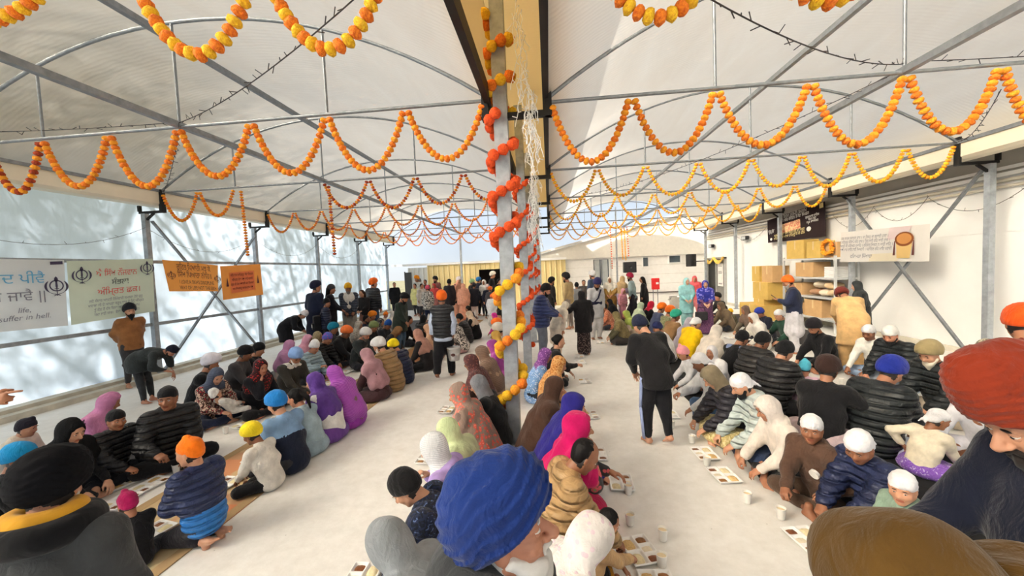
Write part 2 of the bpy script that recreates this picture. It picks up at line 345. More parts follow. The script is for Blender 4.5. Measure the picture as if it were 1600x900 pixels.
for bay, x0, x1, zc, xs in (('left', LX0, LX1, 4.1, (-6.65, -4.65, -2.65)), ('right', RX0, RX1, 4.02, (1.92, 3.85, 5.6))):
    for i, y in enumerate(TR_Y):
        t = tag(empty('roof_truss', ((x0+x1)/2, y, zc)), f'grey tubular roof truss over the {bay} bay, {ORD[i]} one back from the camera', 'truss')
        arch = [(x0+(x1-x0)*k/24., y, zc+.03+1.27*(1-abs(2*k/24.-1)**2.1)) for k in range(25)]
        part('arch_tube', [tubep(arch, .024, 8)], STEEL, t, True)
        part('bottom_chord', [tubep([(x0, y, zc), (x1, y, zc)], .022, 8)], STEEL, t, True)
        for x in xs:
            u = 2*(x-x0)/(x1-x0)-1
            part('strut', [tubep([(x, y, zc), (x, y, zc+.03+1.27*(1-abs(u)**2.1))], .017, 8)], STEEL, t, True)
    xm = xs[1]
    for z, nm in ((zc+.02, 'lower'), (zc+1.08, 'upper')):
        o = mesh_obj('purlin_beam', [boxp((xm-.035, YB, z-.035), (xm+.035, 20.4, z+.035))], STEEL, smooth=False); tag(o, f'{nm} long steel beam running down the middle of the {bay} bay roof', 'beam')
def brace(lab, p, q):
    o = mesh_obj('cross_brace', [barp(p, q, .035, .06, 0, (1, 0, 0))], STEEL, smooth=False); tag(o, lab, 'brace')
brace('diagonal brace on the left wall rising away from the camera', (XL+.05, 7.8, .1), (XL+.05, 10.85, 3.4)); brace('diagonal brace on the left wall falling away behind the orange banners', (XL+.1, 7.8, 3.5), (XL+.1, 10.6, .1))
brace('diagonal brace by the white wall rising toward the camera', (7.84, 7.8, 3.55), (7.84, 10.75, .1)); brace('diagonal brace by the white wall falling toward the camera', (7.78, 7.9, .1), (7.78, 10.9, 3.55))
for z, nm in ((2.6, 'upper'), (1.2, 'lower')):
    o = mesh_obj('side_rail', [boxp((XL-.06, YB, z-.035), (XL-.0, YF, z+.035))], STEEL_L, smooth=False); tag(o, f'{nm} grey horizontal rail on the left translucent wall', 'rail')
# ---------------------------------------------------------------- far end: fence, sheds, white building
YELL = plain('yellow_corrugated_sheet', (232, 210, 150), .6, 0, .06, 3); PALE = plain('pale_corrugated_sheet', (222, 222, 216), .6, 0, .06, 3)
wf = tag(empty('wall_far', (-3, 21.2, 0)), kind='structure')
def boards(x0, x1, z0, z1, mat, w=.29):
    n = max(1, round((x1-x0)/w)); w = (x1-x0)/n; me = None
    for i in range(n):
        x = x0+i*w
        if me is None:
            prof = [(0, 0), (.03, -.035), (.07, -.035), (.1, 0), (w-.004, 0)]
            vs = [(a, b, z) for z in (z0, z1) for a, b in prof]+[(a, .02, z) for z in (z0, z1) for a in (0, w-.004)]
            o = mesh_obj('sheet_board', [(np.array(vs), np.array([[k, k+1, 6+k, 5+k] for k in range(4)]), 0)], mat, wf, False); me = o.data
        else: o = bpy.data.objects.new('sheet_board', me); COL.objects.link(o); o.parent = wf
        o.location = (x+3, 0, 0)
boards(-6.87, -3.9, 0, 2.5, YELL); boards(-3.9, -2.3, 2.14, 2.5, YELL); boards(-2.3, .9, 0, 2.5, YELL); boards(-8.0, -6.87, 0, 2.4, PALE)
part('cap_rail', [boxp((-8.9, 21.1, 2.5), (.95, 21.28, 2.62))], WHITE, wf)
part('store_room', [boxp((-4.3, 22.9, 0), (-1.9, 23, 2.5)), boxp((-4.4, 21.25, 0), (-4.3, 23, 2.5)), boxp((-1.9, 21.25, 0), (-1.8, 23, 2.5)), boxp((-4.4, 21.25, 2.5), (-1.8, 23, 2.56))], plain('dark_store_room', (58, 52, 48), .8), wf)
d1 = tag(mesh_obj('door_1', [boxp((-8.15, 21.12, 0), (-7.8, 21.18, 2.15)), boxp((-8.2, 21.14, 0), (-8.15, 21.2, 2.2))], plain('dark_door_gap', (70, 68, 66), .5), smooth=False), kind='structure')
fp = tag(mesh_obj('support_post', [boxp((-4.8, 20.55, 0), (-4.7, 20.65, 5.2))], STEEL_L, smooth=False), 'thin galvanised post in front of the yellow fence at the far end', 'post')
fp2 = tag(mesh_obj('support_post', [boxp((3.5, 20.55, 0), (3.58, 20.63, 5.1))], STEEL_L, smooth=False), 'thin galvanised post at the far end beside the wall loudspeaker', 'post')
bl = tag(empty('wall_back', (4.5, 21.5, 0)), kind='structure')
part('wall_board', [boxp((.9, 21.4, 0), (8.5, 21.6, 2.5))], plain('white_weatherboard', (244, 242, 238), .7, 0, .05), bl)
GAB = plain('gable_cladding', (226, 222, 212), .75, 0, .06)
gv = np.array([(-.6, 21.35, 2.62), (8.5, 21.35, 2.62), (8.5, 21.35, 4.95), (-.6, 21.35, 2.82), (-.6, 21.6, 2.62), (8.5, 21.6, 2.62), (8.5, 21.6, 4.95), (-.6, 21.6, 2.82)])
part('gable', [(gv, np.array([[0, 1, 2, 3], [7, 6, 5, 4], [3, 2, 6, 7], [0, 4, 5, 1]]), 0)], GAB, bl)
part('eave_board', [boxp((-.6, 21.25, 2.5), (8.4, 21.4, 2.62))], GAB, bl)
part('gable_trim', [barp((-.7, 21.3, 2.86), (8.5, 21.3, 5.0), .12, .1)], GAB, bl)
for z in (.5, 1.0, 1.5, 2.0): part('joint', [boxp((.9, 21.394, z), (8.3, 21.4, z+.012))], plain('joint_line', (205, 200, 190), .8), bl)  # slightly darker lines at the board joints
GLASS = NT('dark_window_glass'); GLASS.set(Base_Color=lin((74, 84, 92)), Roughness=.15); GLASS = GLASS.m
def window(n, x0, x1, z0, z1, panes):
    w_ = tag(empty(f'window_{n}', ((x0+x1)/2, 21.4, z0)), kind='structure')
    part('window_frame', [boxp((x0-.05, 21.33, z0-.05), (x1+.05, 21.4, z0)), boxp((x0-.05, 21.33, z1), (x1+.05, 21.4, z1+.05)), boxp((x0-.05, 21.33, z0), (x0, 21.4, z1)), boxp((x1, 21.33, z0), (x1+.05, 21.4, z1))], WHITE, w_)
    for i in range(panes):
        a = x0+(x1-x0)*i/panes; b = x0+(x1-x0)*(i+1)/panes
        part('pane', [boxp((a+.02, 21.37, z0), (b-.02, 21.39, z1))], GLASS, w_)
        if panes > 1: part('curtain', [sheet_curtain(a+.06, b-.08, z0, z1)], plain('pale_curtain', (176, 180, 180), .9), w_)
def sheet_curtain(a, b, z0, z1):
    xs = np.linspace(a, b, 13); vs = [(x, 21.362-.006*(i % 2), z) for z in (z0+.02, z1-.02) for i, x in enumerate(xs)]
    return (np.array(vs), np.array([[i, i+1, 14+i, 13+i] for i in range(12)]), 0)
window(1, 2.4, 3.25, 1.0, 2.42, 2); window(2, 5.05, 5.33, 1.95, 2.42, 1); window(3, 6.42, 7.0, 2.1, 2.44, 1)
part('dado_rail', [tubep([(4.6, 21.33, .52), (8.2, 21.33, .52)], .03, 8)], plain('dark_pipe', (80, 74, 70), .5), bl, True)
# side door in the right wall
d2 = tag(empty('door_2', (8.28, 20, 0)), kind='structure')
part('door_frame', [boxp((8.2, 18.95, 0), (8.3, 19.05, 2.25)), boxp((8.2, 20.9, 0), (8.3, 21.0, 2.25)), boxp((8.2, 18.95, 2.16), (8.3, 21.0, 2.25)), boxp((8.2, 19.92, 0), (8.3, 19.98, 2.16))], plain('aluminium_frame', (176, 176, 174), .4, .6), d2)
part('pane', [boxp((8.24, 19.05, 0), (8.26, 19.92, 2.16))], plain('grey_door_glass', (120, 118, 114), .25), d2); part('opening', [boxp((8.27, 19.98, 0), (8.29, 20.9, 2.16))], plain('dark_doorway', (26, 25, 26), .6), d2)
nb = part('notice', [boxp((8.225, 19.2, .85), (8.24, 19.75, 1.95))], plain('notice_paper', (224, 222, 218), .6), d2)
for k, z in enumerate((1.8, 1.55, 1.5, 1.45, .98, .94)): part('print_line', [boxp((8.222, 19.28+.03*(k % 2), z), (8.226, 19.68, z+.03))], plain('print_grey', (128, 126, 130), .7), nb)
# ---------------------------------------------------------------- people: implicit-surface builder
V3 = lambda *a: np.array(a, dtype=np.float64)
def unit(v):
    v = np.asarray(v, float); return v/(np.linalg.norm(v)+1e-9)
def rotm(axis, deg):
    return np.array(Matrix.Rotation(math.radians(deg), 3, axis))
def surface_nets(val, lo, h):
    ins = val < 0
    nx, ny, nz = val.shape
    def c(d, arr):
        return arr[d[0]:nx-1+d[0], d[1]:ny-1+d[1], d[2]:nz-1+d[2]]
    corners = [(i, j, k) for i in (0, 1) for j in (0, 1) for k in (0, 1)]
    cnt = np.zeros((nx-1, ny-1, nz-1), np.int8)
    for d in corners: cnt += c(d, ins)
    act = (cnt > 0) & (cnt < 8)
    idx = np.argwhere(act)
    if len(idx) == 0: return np.zeros((0, 3)), np.zeros((0, 4), np.int32)
    vid = -np.ones(act.shape, np.int32); vid[act] = np.arange(len(idx))
    cv = {d: val[idx[:, 0]+d[0], idx[:, 1]+d[1], idx[:, 2]+d[2]] for d in corners}
    acc = np.zeros((len(idx), 3)); n = np.zeros(len(idx))
    for a in corners:
        for ax in range(3):
            if a[ax] == 0:
                b = list(a); b[ax] = 1; b = tuple(b)
                va, vb = cv[a], cv[b]
                m = (va < 0) != (vb < 0)
                t = va/np.where(m, va-vb, 1)
                pos = np.tile(np.array(a, float), (len(idx), 1)); pos[:, ax] = t
                acc += np.where(m[:, None], pos, 0); n += m
    verts = (idx + acc/n[:, None])*h + lo
    quads = []
    for ax in range(3):
        o = [(1, 2), (2, 0), (0, 1)][ax]
        sl0 = [slice(None)]*3; sl1 = [slice(None)]*3
        sl0[ax] = slice(0, -1); sl1[ax] = slice(1, None)
        for q in o: sl0[q] = slice(1, -1); sl1[q] = slice(1, -1)
        A, B = ins[tuple(sl0)], ins[tuple(sl1)]
        e = np.argwhere(A != B)
        if len(e) == 0: continue
        flip = A[e[:, 0], e[:, 1], e[:, 2]]
        base = e.copy()
        for q in o: base[:, q] += 1
        def cell(du, dv):
            p = base.copy(); p[:, o[0]] += du; p[:, o[1]] += dv
            return vid[p[:, 0], p[:, 1], p[:, 2]]
        q = np.stack([cell(-1, -1), cell(0, -1), cell(0, 0), cell(-1, 0)], 1)
        q[~flip] = q[~flip][:, ::-1]
        quads.append(q)
    return verts, np.concatenate(quads).astype(np.int32)

class Sdf:
    def __init__(s, k=.03): s.p = []; s.k = k; s.cut = []; s.disp = []; s.clip = []
    def cone(s, a, b, ra, rb, side=None, f=1., k=None, ring=None):
        s.p.append(('c', V3(*a), V3(*b), ra, rb, side, f, k, ring)); return s
    def ell(s, c, r, R=None, k=None):
        s.p.append(('e', V3(*c), V3(*r), R, k)); return s
    def sub(s, c, r, R=None, k=.012):
        s.cut.append((V3(*c), V3(*r), R, k)); return s
    @staticmethod
    def _ell(P, c, r, R):
        q = P-c
        if R is not None: q = q@R
        k0 = np.sqrt(((q/r)**2).sum(1)); k1 = np.sqrt(((q/(r*r))**2).sum(1))
        return k0*(k0-1)/(k1+1e-9)
    def ev(s, P):
        d = None; best = None; co = np.zeros(len(P)); amp = np.zeros(len(P))
        for p in s.p:
            if p[0] == 'c':
                _, a, b, ra, rb, side, f, k, ring = p
                ab = b-a; L2 = ab@ab+1e-12
                h = np.clip((P-a)@ab/L2, 0, 1)
                q = P-a-h[:, None]*ab
                if side is not None:
                    w = q@side; q = q-(w*(1-1/f))[:, None]*side
                x = np.sqrt((q*q).sum(1))-(ra+h*(rb-ra))
                if ring is not None:
                    r = h*math.sqrt(L2)+ring[0]
            else:
                _, c, rr, R, k = p; x = s._ell(P, c, rr, R); ring = None
            kk = s.k if k is None else k
            if d is None:
                d = x; best = x.copy()
                if ring is not None: co[:] = r; amp[:] = ring[1]
            else:
                if kk > 1e-5:
                    hh = np.clip(.5+.5*(d-x)/kk, 0, 1)
                    d = d+(x-d)*hh-kk*hh*(1-hh)
                else: d = np.minimum(d, x)
                m = x < best; best = np.where(m, x, best)
                if ring is not None: co = np.where(m, r, co); amp = np.where(m, ring[1], amp)
                else: amp = np.where(m, 0, amp)
        if amp.any():
            d = d-amp*(np.abs(np.sin(np.pi*co/.072))**.6-.55)
        for f in s.disp: d = d-f(P)
        for c, r, R, k in s.cut:
            x = -s._ell(P, c, r, R)
            hh = np.clip(.5-.5*(d-x)/k, 0, 1); d = d+(x-d)*hh+k*hh*(1-hh)
        for n, o in s.clip: d = np.maximum(d, (P-o)@n)
        return d
    def bounds(s, pad):
        lo = np.full(3, 1e9); hi = -lo
        for p in s.p:
            if p[0] == 'c':
                r = max(p[3], p[4])*(max(1, p[6]) if p[5] is not None else 1)
                for e in (p[1], p[2]): lo = np.minimum(lo, e-r); hi = np.maximum(hi, e+r)
            else:
                r = p[2].max() if p[3] is not None else p[2]
                lo = np.minimum(lo, p[1]-r); hi = np.maximum(hi, p[1]+r)
        return lo-pad, hi+pad
    def mesh(s, h, zmin=None):
        lo, hi = s.bounds(2.2*h+.015)
        if zmin is not None: lo[2] = max(lo[2], zmin-2*h)
        n = np.ceil((hi-lo)/h).astype(int)+1
        g = [lo[i]+h*np.arange(n[i]) for i in range(3)]
        # coarse pass first, so that only the blocks near the surface are sampled finely
        B = 5
        nb = -(-n//B)
        cc = np.stack(np.meshgrid(*[lo[i]+h*(np.arange(nb[i])*B+(B-1)/2) for i in range(3)], indexing='ij'), -1).reshape(-1, 3)
        dv = s.ev(cc)
        near = np.abs(dv) < h*B*1.35+.03
        val = np.repeat(np.repeat(np.repeat(dv.reshape(nb), B, 0), B, 1), B, 2)[:n[0], :n[1], :n[2]].copy()
        msk = np.repeat(np.repeat(np.repeat(near.reshape(nb), B, 0), B, 1), B, 2)[:n[0], :n[1], :n[2]]
        ii = np.argwhere(msk)
        if len(ii):
            P = ii*h+lo
            v = s.ev(P)
            if zmin is not None: v = np.maximum(v, zmin-P[:, 2])
            val[ii[:, 0], ii[:, 1], ii[:, 2]] = v
        val[0] = val[-1] = np.abs(val[0])+1e-3
        for ax in (1, 2):
            sl = [slice(None)]*3
            for e in (0, -1):
                sl[ax] = e; val[tuple(sl)] = np.abs(val[tuple(sl)])+1e-3
        return surface_nets(val, lo, h)

def folds(amp, seed, fx=1.):
    r = np.random.RandomState(seed); a = [unit(r.normal(size=3)) for _ in range(4)]; ph = r.rand(4)*6.28
    def f(P):
        u = np.sin(P@a[0]*21*fx+1.8*np.sin(P@a[1]*9*fx+ph[0])+ph[1])
        v = np.sin(P@a[2]*37*fx+1.5*np.sin(P@a[3]*15*fx+ph[2])+ph[3])
        return amp*(.65*u+.35*v)
    return f

_T = {}
def head_tpl(lod, child=False, old=False):
    key = ('h', lod, child, old)
    if key in _T: return _T[key]
    S = Sdf(.018)
    S.ell((0, -.014, .038), (.077, .097, .084)); S.ell((0, .022, -.028), (.062, .068, .088), k=.03)
    cw = 1.12 if child else 1.
    S.cone((-.052*cw, .0, -.052), (-.012, .058, -.098), .024, .022); S.cone((.052*cw, 0, -.052), (.012, .058, -.098), .024, .022)
    S.ell((0, .06, -.1), (.022, .022, .02))
    S.ell((-.036*cw, .06, -.028), (.03, .026, .03)); S.ell((.036*cw, .06, -.028), (.03, .026, .03))
    S.cone((-.04, .075, .024), (.04, .075, .024), .013, .013, k=.015)
    nl = .55 if child else (1.15 if old else 1.)
    S.cone((0, .084, .012), (0, .088+.026*nl, -.03), .0075, .012+.003*nl, k=.012)
    for e in (-1, 1): S.ell((e*.0125, .09+.008*nl, -.036), (.009, .011, .008), k=.008)
    S.cone((-.021, .081, -.062), (.021, .081, -.062), .008, .008, k=.01); S.cone((-.016, .08, -.072), (.016, .08, -.072), .0085, .0085, k=.008)
    for e in (-1, 1): S.ell((e*.077, -.008, -.012), (.011, .021, .031), k=.008)
    S.cone((0, -.022, -.05), (0, -.04, -.18), .052, .056, k=.035)
    for e in (-1, 1): S.sub((e*.031, .094, .004), (.018, .014, .0115), k=.012)
    if old:
        S.disp.append(lambda P: .0012*np.sin(P[:, 2]*420+2*np.sin(P[:, 0]*160))*(P[:, 1] > .03))
    v, f = S.mesh([.0046, .0112, .0195][lod])
    fc = v[f].mean(1)
    m = np.zeros(len(f), int)
    m[(np.abs(fc[:, 0]) < .024) & (fc[:, 1] > .07) & (fc[:, 2] < -.058) & (fc[:, 2] > -.078)] = 3
    m[(fc[:, 1] < -.012) & (fc[:, 2] > -.085+.25*np.abs(fc[:, 1])) & (np.abs(fc[:, 0]) < .079)] = 2     # hairline at the nape
    parts = [(v, f, m)]
    for e in (-1, 1):
        if lod < 2:
            n_, m_ = (10, 8) if lod == 0 else (7, 5)
            add_sphere(parts, (e*.031, .0765, .003), (.0128,)*3, 1, n_, m_)
            add_sphere(parts, (e*.0318, .0862, .0015), (.0058, .0042, .0058), 2, 6, 5)
            add_sphere(parts, (e*.031, .0752, .0085), (.0152, .0142, .0125), 0, n_, m_)
            if lod == 0: add_sphere(parts, (e*.031, .0752, -.0055), (.0148, .0138, .0095), 0, n_, m_)
            add_sphere(parts, (e*.031, .0895, .0245), (.0175, .005, .0038), 2, 6, 4)
        else:
            add_sphere(parts, (e*.031, .08, .003), (.012, .009, .006), 2, 5, 3)
            add_sphere(parts, (e*.031, .088, .024), (.0175, .005, .0045), 2, 5, 3)
    _T[key] = parts
    return parts
def hand_tpl(pose, lod):
    key = ('d', pose, lod)
    if key in _T: return _T[key]
    cur = {'relaxed': [(22, 32, 20)]*4, 'flat': [(4, 6, 4)]*4, 'fist': [(78, 88, 55)]*4, 'pinch': [(48, 48, 22), (52, 50, 25), (60, 60, 35), (66, 62, 35)],
           'point': [(2, 4, 2), (78, 88, 55), (78, 88, 55), (78, 88, 55)], 'cup': [(30, 25, 15)]*4, 'spread': [(8, 14, 10)]*4}[pose]
    S = Sdf(.006)
    ax = V3(1, 0, 0)
    S.cone((0, -.045, 0), (0, .015, 0), .0245, .021, ax, 1.15, k=.02)
    S.cone((.002, .012, 0), (.002, .076, 0), .0145, .0135, ax, 2.6, k=.02)
    S.ell((-.022, .035, -.012), (.018, .028, .014), k=.012)
    sp = 1.8 if pose == 'spread' else 1
    for i, (bx, L, r) in enumerate([(-.029, .072, .0088), (-.0095, .08, .009), (.0105, .074, .0086), (.029, .058, .0078)]):
        p = V3(bx, .083-(.006 if i in (0, 3) else 0)-(.006 if i == 3 else 0), 0); a = 0
        fan = (bx*2.2)*sp
        for j, part in enumerate((.45, .31, .24)):
            a += math.radians(cur[i][j])
            q = p+L*part*unit(V3(fan*math.cos(a), math.cos(a), -math.sin(a)))
            S.cone(p, q, r*(1-.07*j), r*(.94-.08*j), k=.004); p = q
    t0 = V3(-.026, .018, -.006)
    if pose in ('pinch', 'fist'): t1, t2 = V3(-.045, .05, -.028), V3(-.025, .078, -.048)
    elif pose in ('flat', 'spread'): t1, t2 = V3(-.056, .05, -.006), V3(-.074, .075, -.008)
    else: t1, t2 = V3(-.05, .052, -.018), V3(-.05, .083, -.03)
    S.cone(t0, t1, .0125, .0105, k=.01); S.cone(t1, t2, .0102, .008, k=.004)
    v, f = S.mesh([.0042, .0085, .015][lod])
    _T[key] = (v, f); return v, f
def foot_tpl(lod):
    key = ('f', lod)
    if key in _T: return _T[key]
    S = Sdf(.02); ax = V3(1, 0, 0)
    S.cone((0, 0, .05), (0, -.012, -.03), .036, .034); S.cone((0, -.03, -.035), (0, .105, -.046), .03, .021, ax, 1.55)
    S.cone((0, .0, -.005), (0, .09, -.035), .03, .02, ax, 1.3)
    for i in range(5):
        x = -.034+.0165*i; S.cone((x, .115-.007*i, -.05), (x*1.08, .155-.013*i, -.055), .0135-.0012*i, .0115-.0012*i, k=.006)
    v, f = S.mesh([.008, .013, .02][lod])
    _T[key] = (v, f); return v, f

def two_bone(a, t, l1, l2, pole):
    d = t-a; L = np.linalg.norm(d)
    if L > (l1+l2)*.985: t = a+d/L*(l1+l2)*.985; d = t-a; L = np.linalg.norm(d)
    u = d/L; x = (l1*l1-l2*l2+L*L)/(2*L); y = math.sqrt(max(l1*l1-x*x, 0))
    p = pole-u*(pole@u); p = unit(p)
    return a+u*x+p*y, t

def skeleton(sp):
    pose = sp.get('pose', 'sit'); lean = sp.get('lean', 18 if pose in ('sit', 'kneel', 'squat') else 3); sl = sp.get('slean', 0)
    J = {}
    hz = {'sit': .125, 'kneel': .25, 'squat': .2, 'stand': .90, 'walk': .885, 'bend': .88}[pose]
    J['pelvis'] = V3(0, -.12 if pose == 'bend' else 0, hz)
    def dr(a): return unit(V3(math.tan(math.radians(sl)), math.sin(math.radians(a)), math.cos(math.radians(a))))
    J['mid'] = J['pelvis']+.26*dr(lean*.75)
    d2 = dr(lean*1.25); J['neck'] = J['mid']+.255*d2
    tw = sp.get('twist', 0); S = rotm('Z', tw)@V3(1, 0, 0); S = unit(S-d2*(S@d2)); J['S'] = S; J['up'] = d2; J['S0'] = V3(1, 0, 0)
    w = sp.get('sw', .168)
    J['shR'] = J['neck']+S*w-d2*.035; J['shL'] = J['neck']-S*w-d2*.035
    hp, hy, hr = sp.get('head', (15, 0, 0)) if len(sp.get('head', (15, 0, 0))) == 3 else (*sp['head'], 0)
    H = rotm('Z', hy)@rotm('X', -hp)@rotm('Y', hr); J['H'] = H
    nd = unit(dr(lean*.9)+H@V3(0, 0, 1)*.9)
    hs = sp.get('hs', 1.); J['hs'] = hs
    J['head'] = J['neck']+nd*.075+H@V3(0, .03, .115*hs)
    if pose == 'sit':
        kw = sp.get('kw', .31)
        J['hipR'] = V3(.09, .02, .11); J['hipL'] = V3(-.09, .02, .11)
        J['kR'] = V3(kw, .25, .1); J['kL'] = V3(-kw, .25, .1)
        J['aR'] = V3(-.09, .34, .055); J['aL'] = V3(.09, .27, .065)
        J['fR'] = V3(-.9, .25, 0); J['fL'] = V3(.9, .25, 0)
    elif pose == 'kneel':
        for e, n in ((1, 'R'), (-1, 'L')):
            J['hip'+n] = V3(e*.09, 0, .24); J['k'+n] = V3(e*.12, .34, .07); J['a'+n] = V3(e*.08, -.08, .055); J['f'+n] = V3(e*.1, -1, 0)
    elif pose == 'squat':
        for e, n in ((1, 'R'), (-1, 'L')):
            J['hip'+n] = V3(e*.09, 0, .2); J['k'+n] = V3(e*.2, .33, .4); J['a'+n] = V3(e*.13, .12, .08); J['f'+n] = V3(e*.2, 1, 0)
    else:
        st = {'walk': .2}.get(pose, .0)*sp.get('stride', 1); py = J['pelvis'][1]
        for e, n in ((1, 'R'), (-1, 'L')):
            f = e*st
            J['hip'+n] = V3(e*.09, py, hz); J['k'+n] = V3(e*.1, py*.6+f*.6+.03, .48); J['a'+n] = V3(e*.105, f-(.03 if pose != 'bend' else .0), .075+(.06 if f < 0 else 0)); J['f'+n] = V3(e*.18, 1, -.5 if f < 0 else 0)
    if pose in ('sit', 'kneel', 'squat'):
        dR, dL = V3(.12, .46, .17), V3(-.14, .42, .17)
        if pose != 'sit': dR, dL = V3(.13, .42, .3), V3(-.13, .42, .3)
    elif pose == 'bend': dR, dL = V3(.15, .38, .62), V3(-.15, .42, .55)
    else: dR, dL = V3(.26, .06, .82), V3(-.26, .06, .82)
    for n, e, d in (('R', 1, dR), ('L', -1, dL)):
        t = sp.get('rh' if n == 'R' else 'lh'); t = d if t is None else V3(*t)
        pole = sp.get('rp' if n == 'R' else 'lp'); pole = V3(e*.75, -.45, -.75) if pole is None else V3(*pole)
        J['e'+n], J['w'+n] = two_bone(J['sh'+n], t, .275, .25, pole)
    return J

def hand_frame(fw, palm, left):
    y = unit(fw); z = -unit(palm-y*(palm@y)); x = np.cross(y, z)
    M = np.stack([x, y, z], 1)
    return M
SKIN = {}
def skin_mats(tone):
    if tone not in SKIN:
        c = [(196, 146, 116), (172, 120, 90), (146, 98, 70), (206, 160, 132), (190, 132, 104)][tone]
        SKIN[tone] = [mat_skin('skin_tone_%d' % tone, c), MAT_EYE, MAT_DARK, mat_skin('lip_tone_%d' % tone, (c[0]*.86, c[1]*.66, c[2]*.64))]
    return SKIN[tone]

def turban_sdf(kind, o):
    """headgear in the head's own frame"""
    S = Sdf(.02); w, l, hh = o.get('w', 1.), o.get('l', 1.), o.get('h', 1.); am = o.get('amp', .006)
    if kind == 'turban':
        S.ell((0, -.016, .076), (.103*w, .126*l, .108*hh)); S.ell((0, -.012, .03), (.103*w, .123*l, .082), k=.03)
        S.ell((0, -.058, .03), (.092*w, .09*l, .1), k=.04); S.ell((0, .045*l, .1*hh), (.06*w, .065*l, .07*hh), k=.05)
        fq = o.get('fq', 46.); tl = o.get('tilt', .5)
        def wrap(P):
            c = P[:, 2]-tl*P[:, 1]+.42*np.abs(P[:, 0])*np.clip(P[:, 1]*9+.3, 0, 1)
            x = c*fq+(.5*np.sin(P[:, 0]*30+P[:, 1]*17)+.25*np.sin(P[:, 1]*55))*o.get('wav', 1.)
            fr = x-np.floor(x); return am*(fr**1.4-.5)
        S.disp.append(wrap)
        n = unit(V3(0, .55, -1)); S.clip.append((n, V3(0, .09, .05)))
    elif kind == 'dome':      # round turban with level coils
        S.ell((0, -.015, .068), (.11*w, .127*l, .098*hh)); S.ell((0, -.012, .025), (.107*w, .124*l, .072), k=.03); S.ell((0, -.055, .01), (.09*w, .08*l, .07), k=.04)
        def wrap(P):
            x = (P[:, 2]+.12*P[:, 1]+.1*np.sin(np.arctan2(P[:, 0], P[:, 1])))*42
            fr = x-np.floor(x); return am*(fr**1.3-.5)
        S.disp.append(wrap); S.clip.append((unit(V3(0, .5, -1)), V3(0, .09, .042)))
    elif kind == 'patka':
        S.ell((0, -.014, .046), (.086, .106, .09)); S.ell((0, -.045, -.01), (.08, .072, .075), k=.03); S.ell((0, o.get('ky', .03), .135), (.03, .034, .028), k=.025)
        S.disp.append(lambda P: .002*np.sin((P[:, 2]-.5*P[:, 1])*150)); S.clip.append((unit(V3(0, .58, -1)), V3(0, .09, .04)))
    elif kind == 'kerchief':
        S.ell((0, -.014, .045), (.086, .107, .088)); S.ell((0, -.045, -.01), (.08, .072, .072), k=.03); S.ell((0, -.09, -.03), (.03, .034, .028), k=.02)
        S.cone((-.008, -.115, -.02), (-.03, -.15, -.095), .018, .01, V3(1, 0, 0), 1.8, k=.012); S.cone((.008, -.11, -.02), (.035, -.13, -.1), .017, .009, V3(1, 0, 0), 1.8, k=.012)
        S.disp.append(lambda P: .0022*np.sin((P[:, 2]-.55*P[:, 1])*170+1.5*np.sin(P[:, 0]*40))); S.clip.append((unit(V3(0, .6, -1)), V3(0, .09, .036)))
    elif kind == 'beanie':
        S.ell((0, -.014, .052), (.088, .108, .1)); S.cone((-.0, .0, .022), (0, -.02, .015), .09, .1, k=.02); S.ell((0, -.045, -.005), (.084, .075, .075), k=.03)
        if o.get('pom'): S.ell((0, -.02, .165), (.034, .034, .032), k=.006)
        S.disp.append(lambda P: .0018*np.sin(np.arctan2(P[:, 0], P[:, 1]+.014)*34)); S.clip.append((unit(V3(0, .5, -1)), V3(0, .09, .034)))
        S.clip.append((V3(0, 0, -1.), V3(0, 0, -.06)))
    elif kind == 'cap':       # soft skull cap
        S.ell((0, -.014, .048), (.088, .108, .082)); S.ell((0, -.045, .0), (.082, .074, .07), k=.03); S.cone((0, .0, .1), (0, -.03, .1), .072, .08, k=.03)
        S.clip.append((unit(V3(0, .45, -1)), V3(0, .09, .045)))
    elif kind in ('hair', 'bun', 'ponytail', 'longhair'):
        S.ell((0, -.024, .042), (.083, .1, .088)); S.ell((0, -.05, -.01), (.078, .06, .075), k=.03)
        if kind == 'bun': S.ell((0, -.125, .02), (.042, .036, .042), k=.012)
        if kind == 'ponytail': S.cone((0, -.11, .03), (0, -.17, -.06), .028, .032, k=.015); S.cone((0, -.17, -.06), (0, -.15, -.22), .032, .012, k=.015)
        if kind == 'longhair': S.cone((0, -.06, -.02), (0, -.1, -.28), .08, .05, V3(1, 0, 0), 1.3, k=.04)
        S.disp.append(lambda P: .002*np.sin(P[:, 0]*170+3*np.sin(P[:, 2]*20)))
        S.sub((0, .1, -.03), (.068, .085, .098), k=.01)
    return S
def beard_sdf(o):
    L = o.get('len', .07); S = Sdf(.02)
    S.cone((-.058, .01, -.045), (-.03, .052, -.092), .022, .027); S.cone((.058, .01, -.045), (.03, .052, -.092), .022, .027)
    S.ell((0, .058, -.098), (.042, .034, .034)); S.cone((0, .058, -.1), (0, .058+o.get('fwd', .02), -.1-L), .04, .018, k=.03)
    S.cone((-.028, .088, -.056), (0, .0985, -.05), .0075, .009, k=.008); S.cone((.028, .088, -.056), (0, .0985, -.05), .0075, .009, k=.008)
    S.disp.append(lambda P: .0028*np.sin(P[:, 0]*190+2.5*np.sin(P[:, 2]*60)+P[:, 1]*60))
    S.sub((0, .1, -.0665), (.015, .016, .0055), k=.004)
    return S

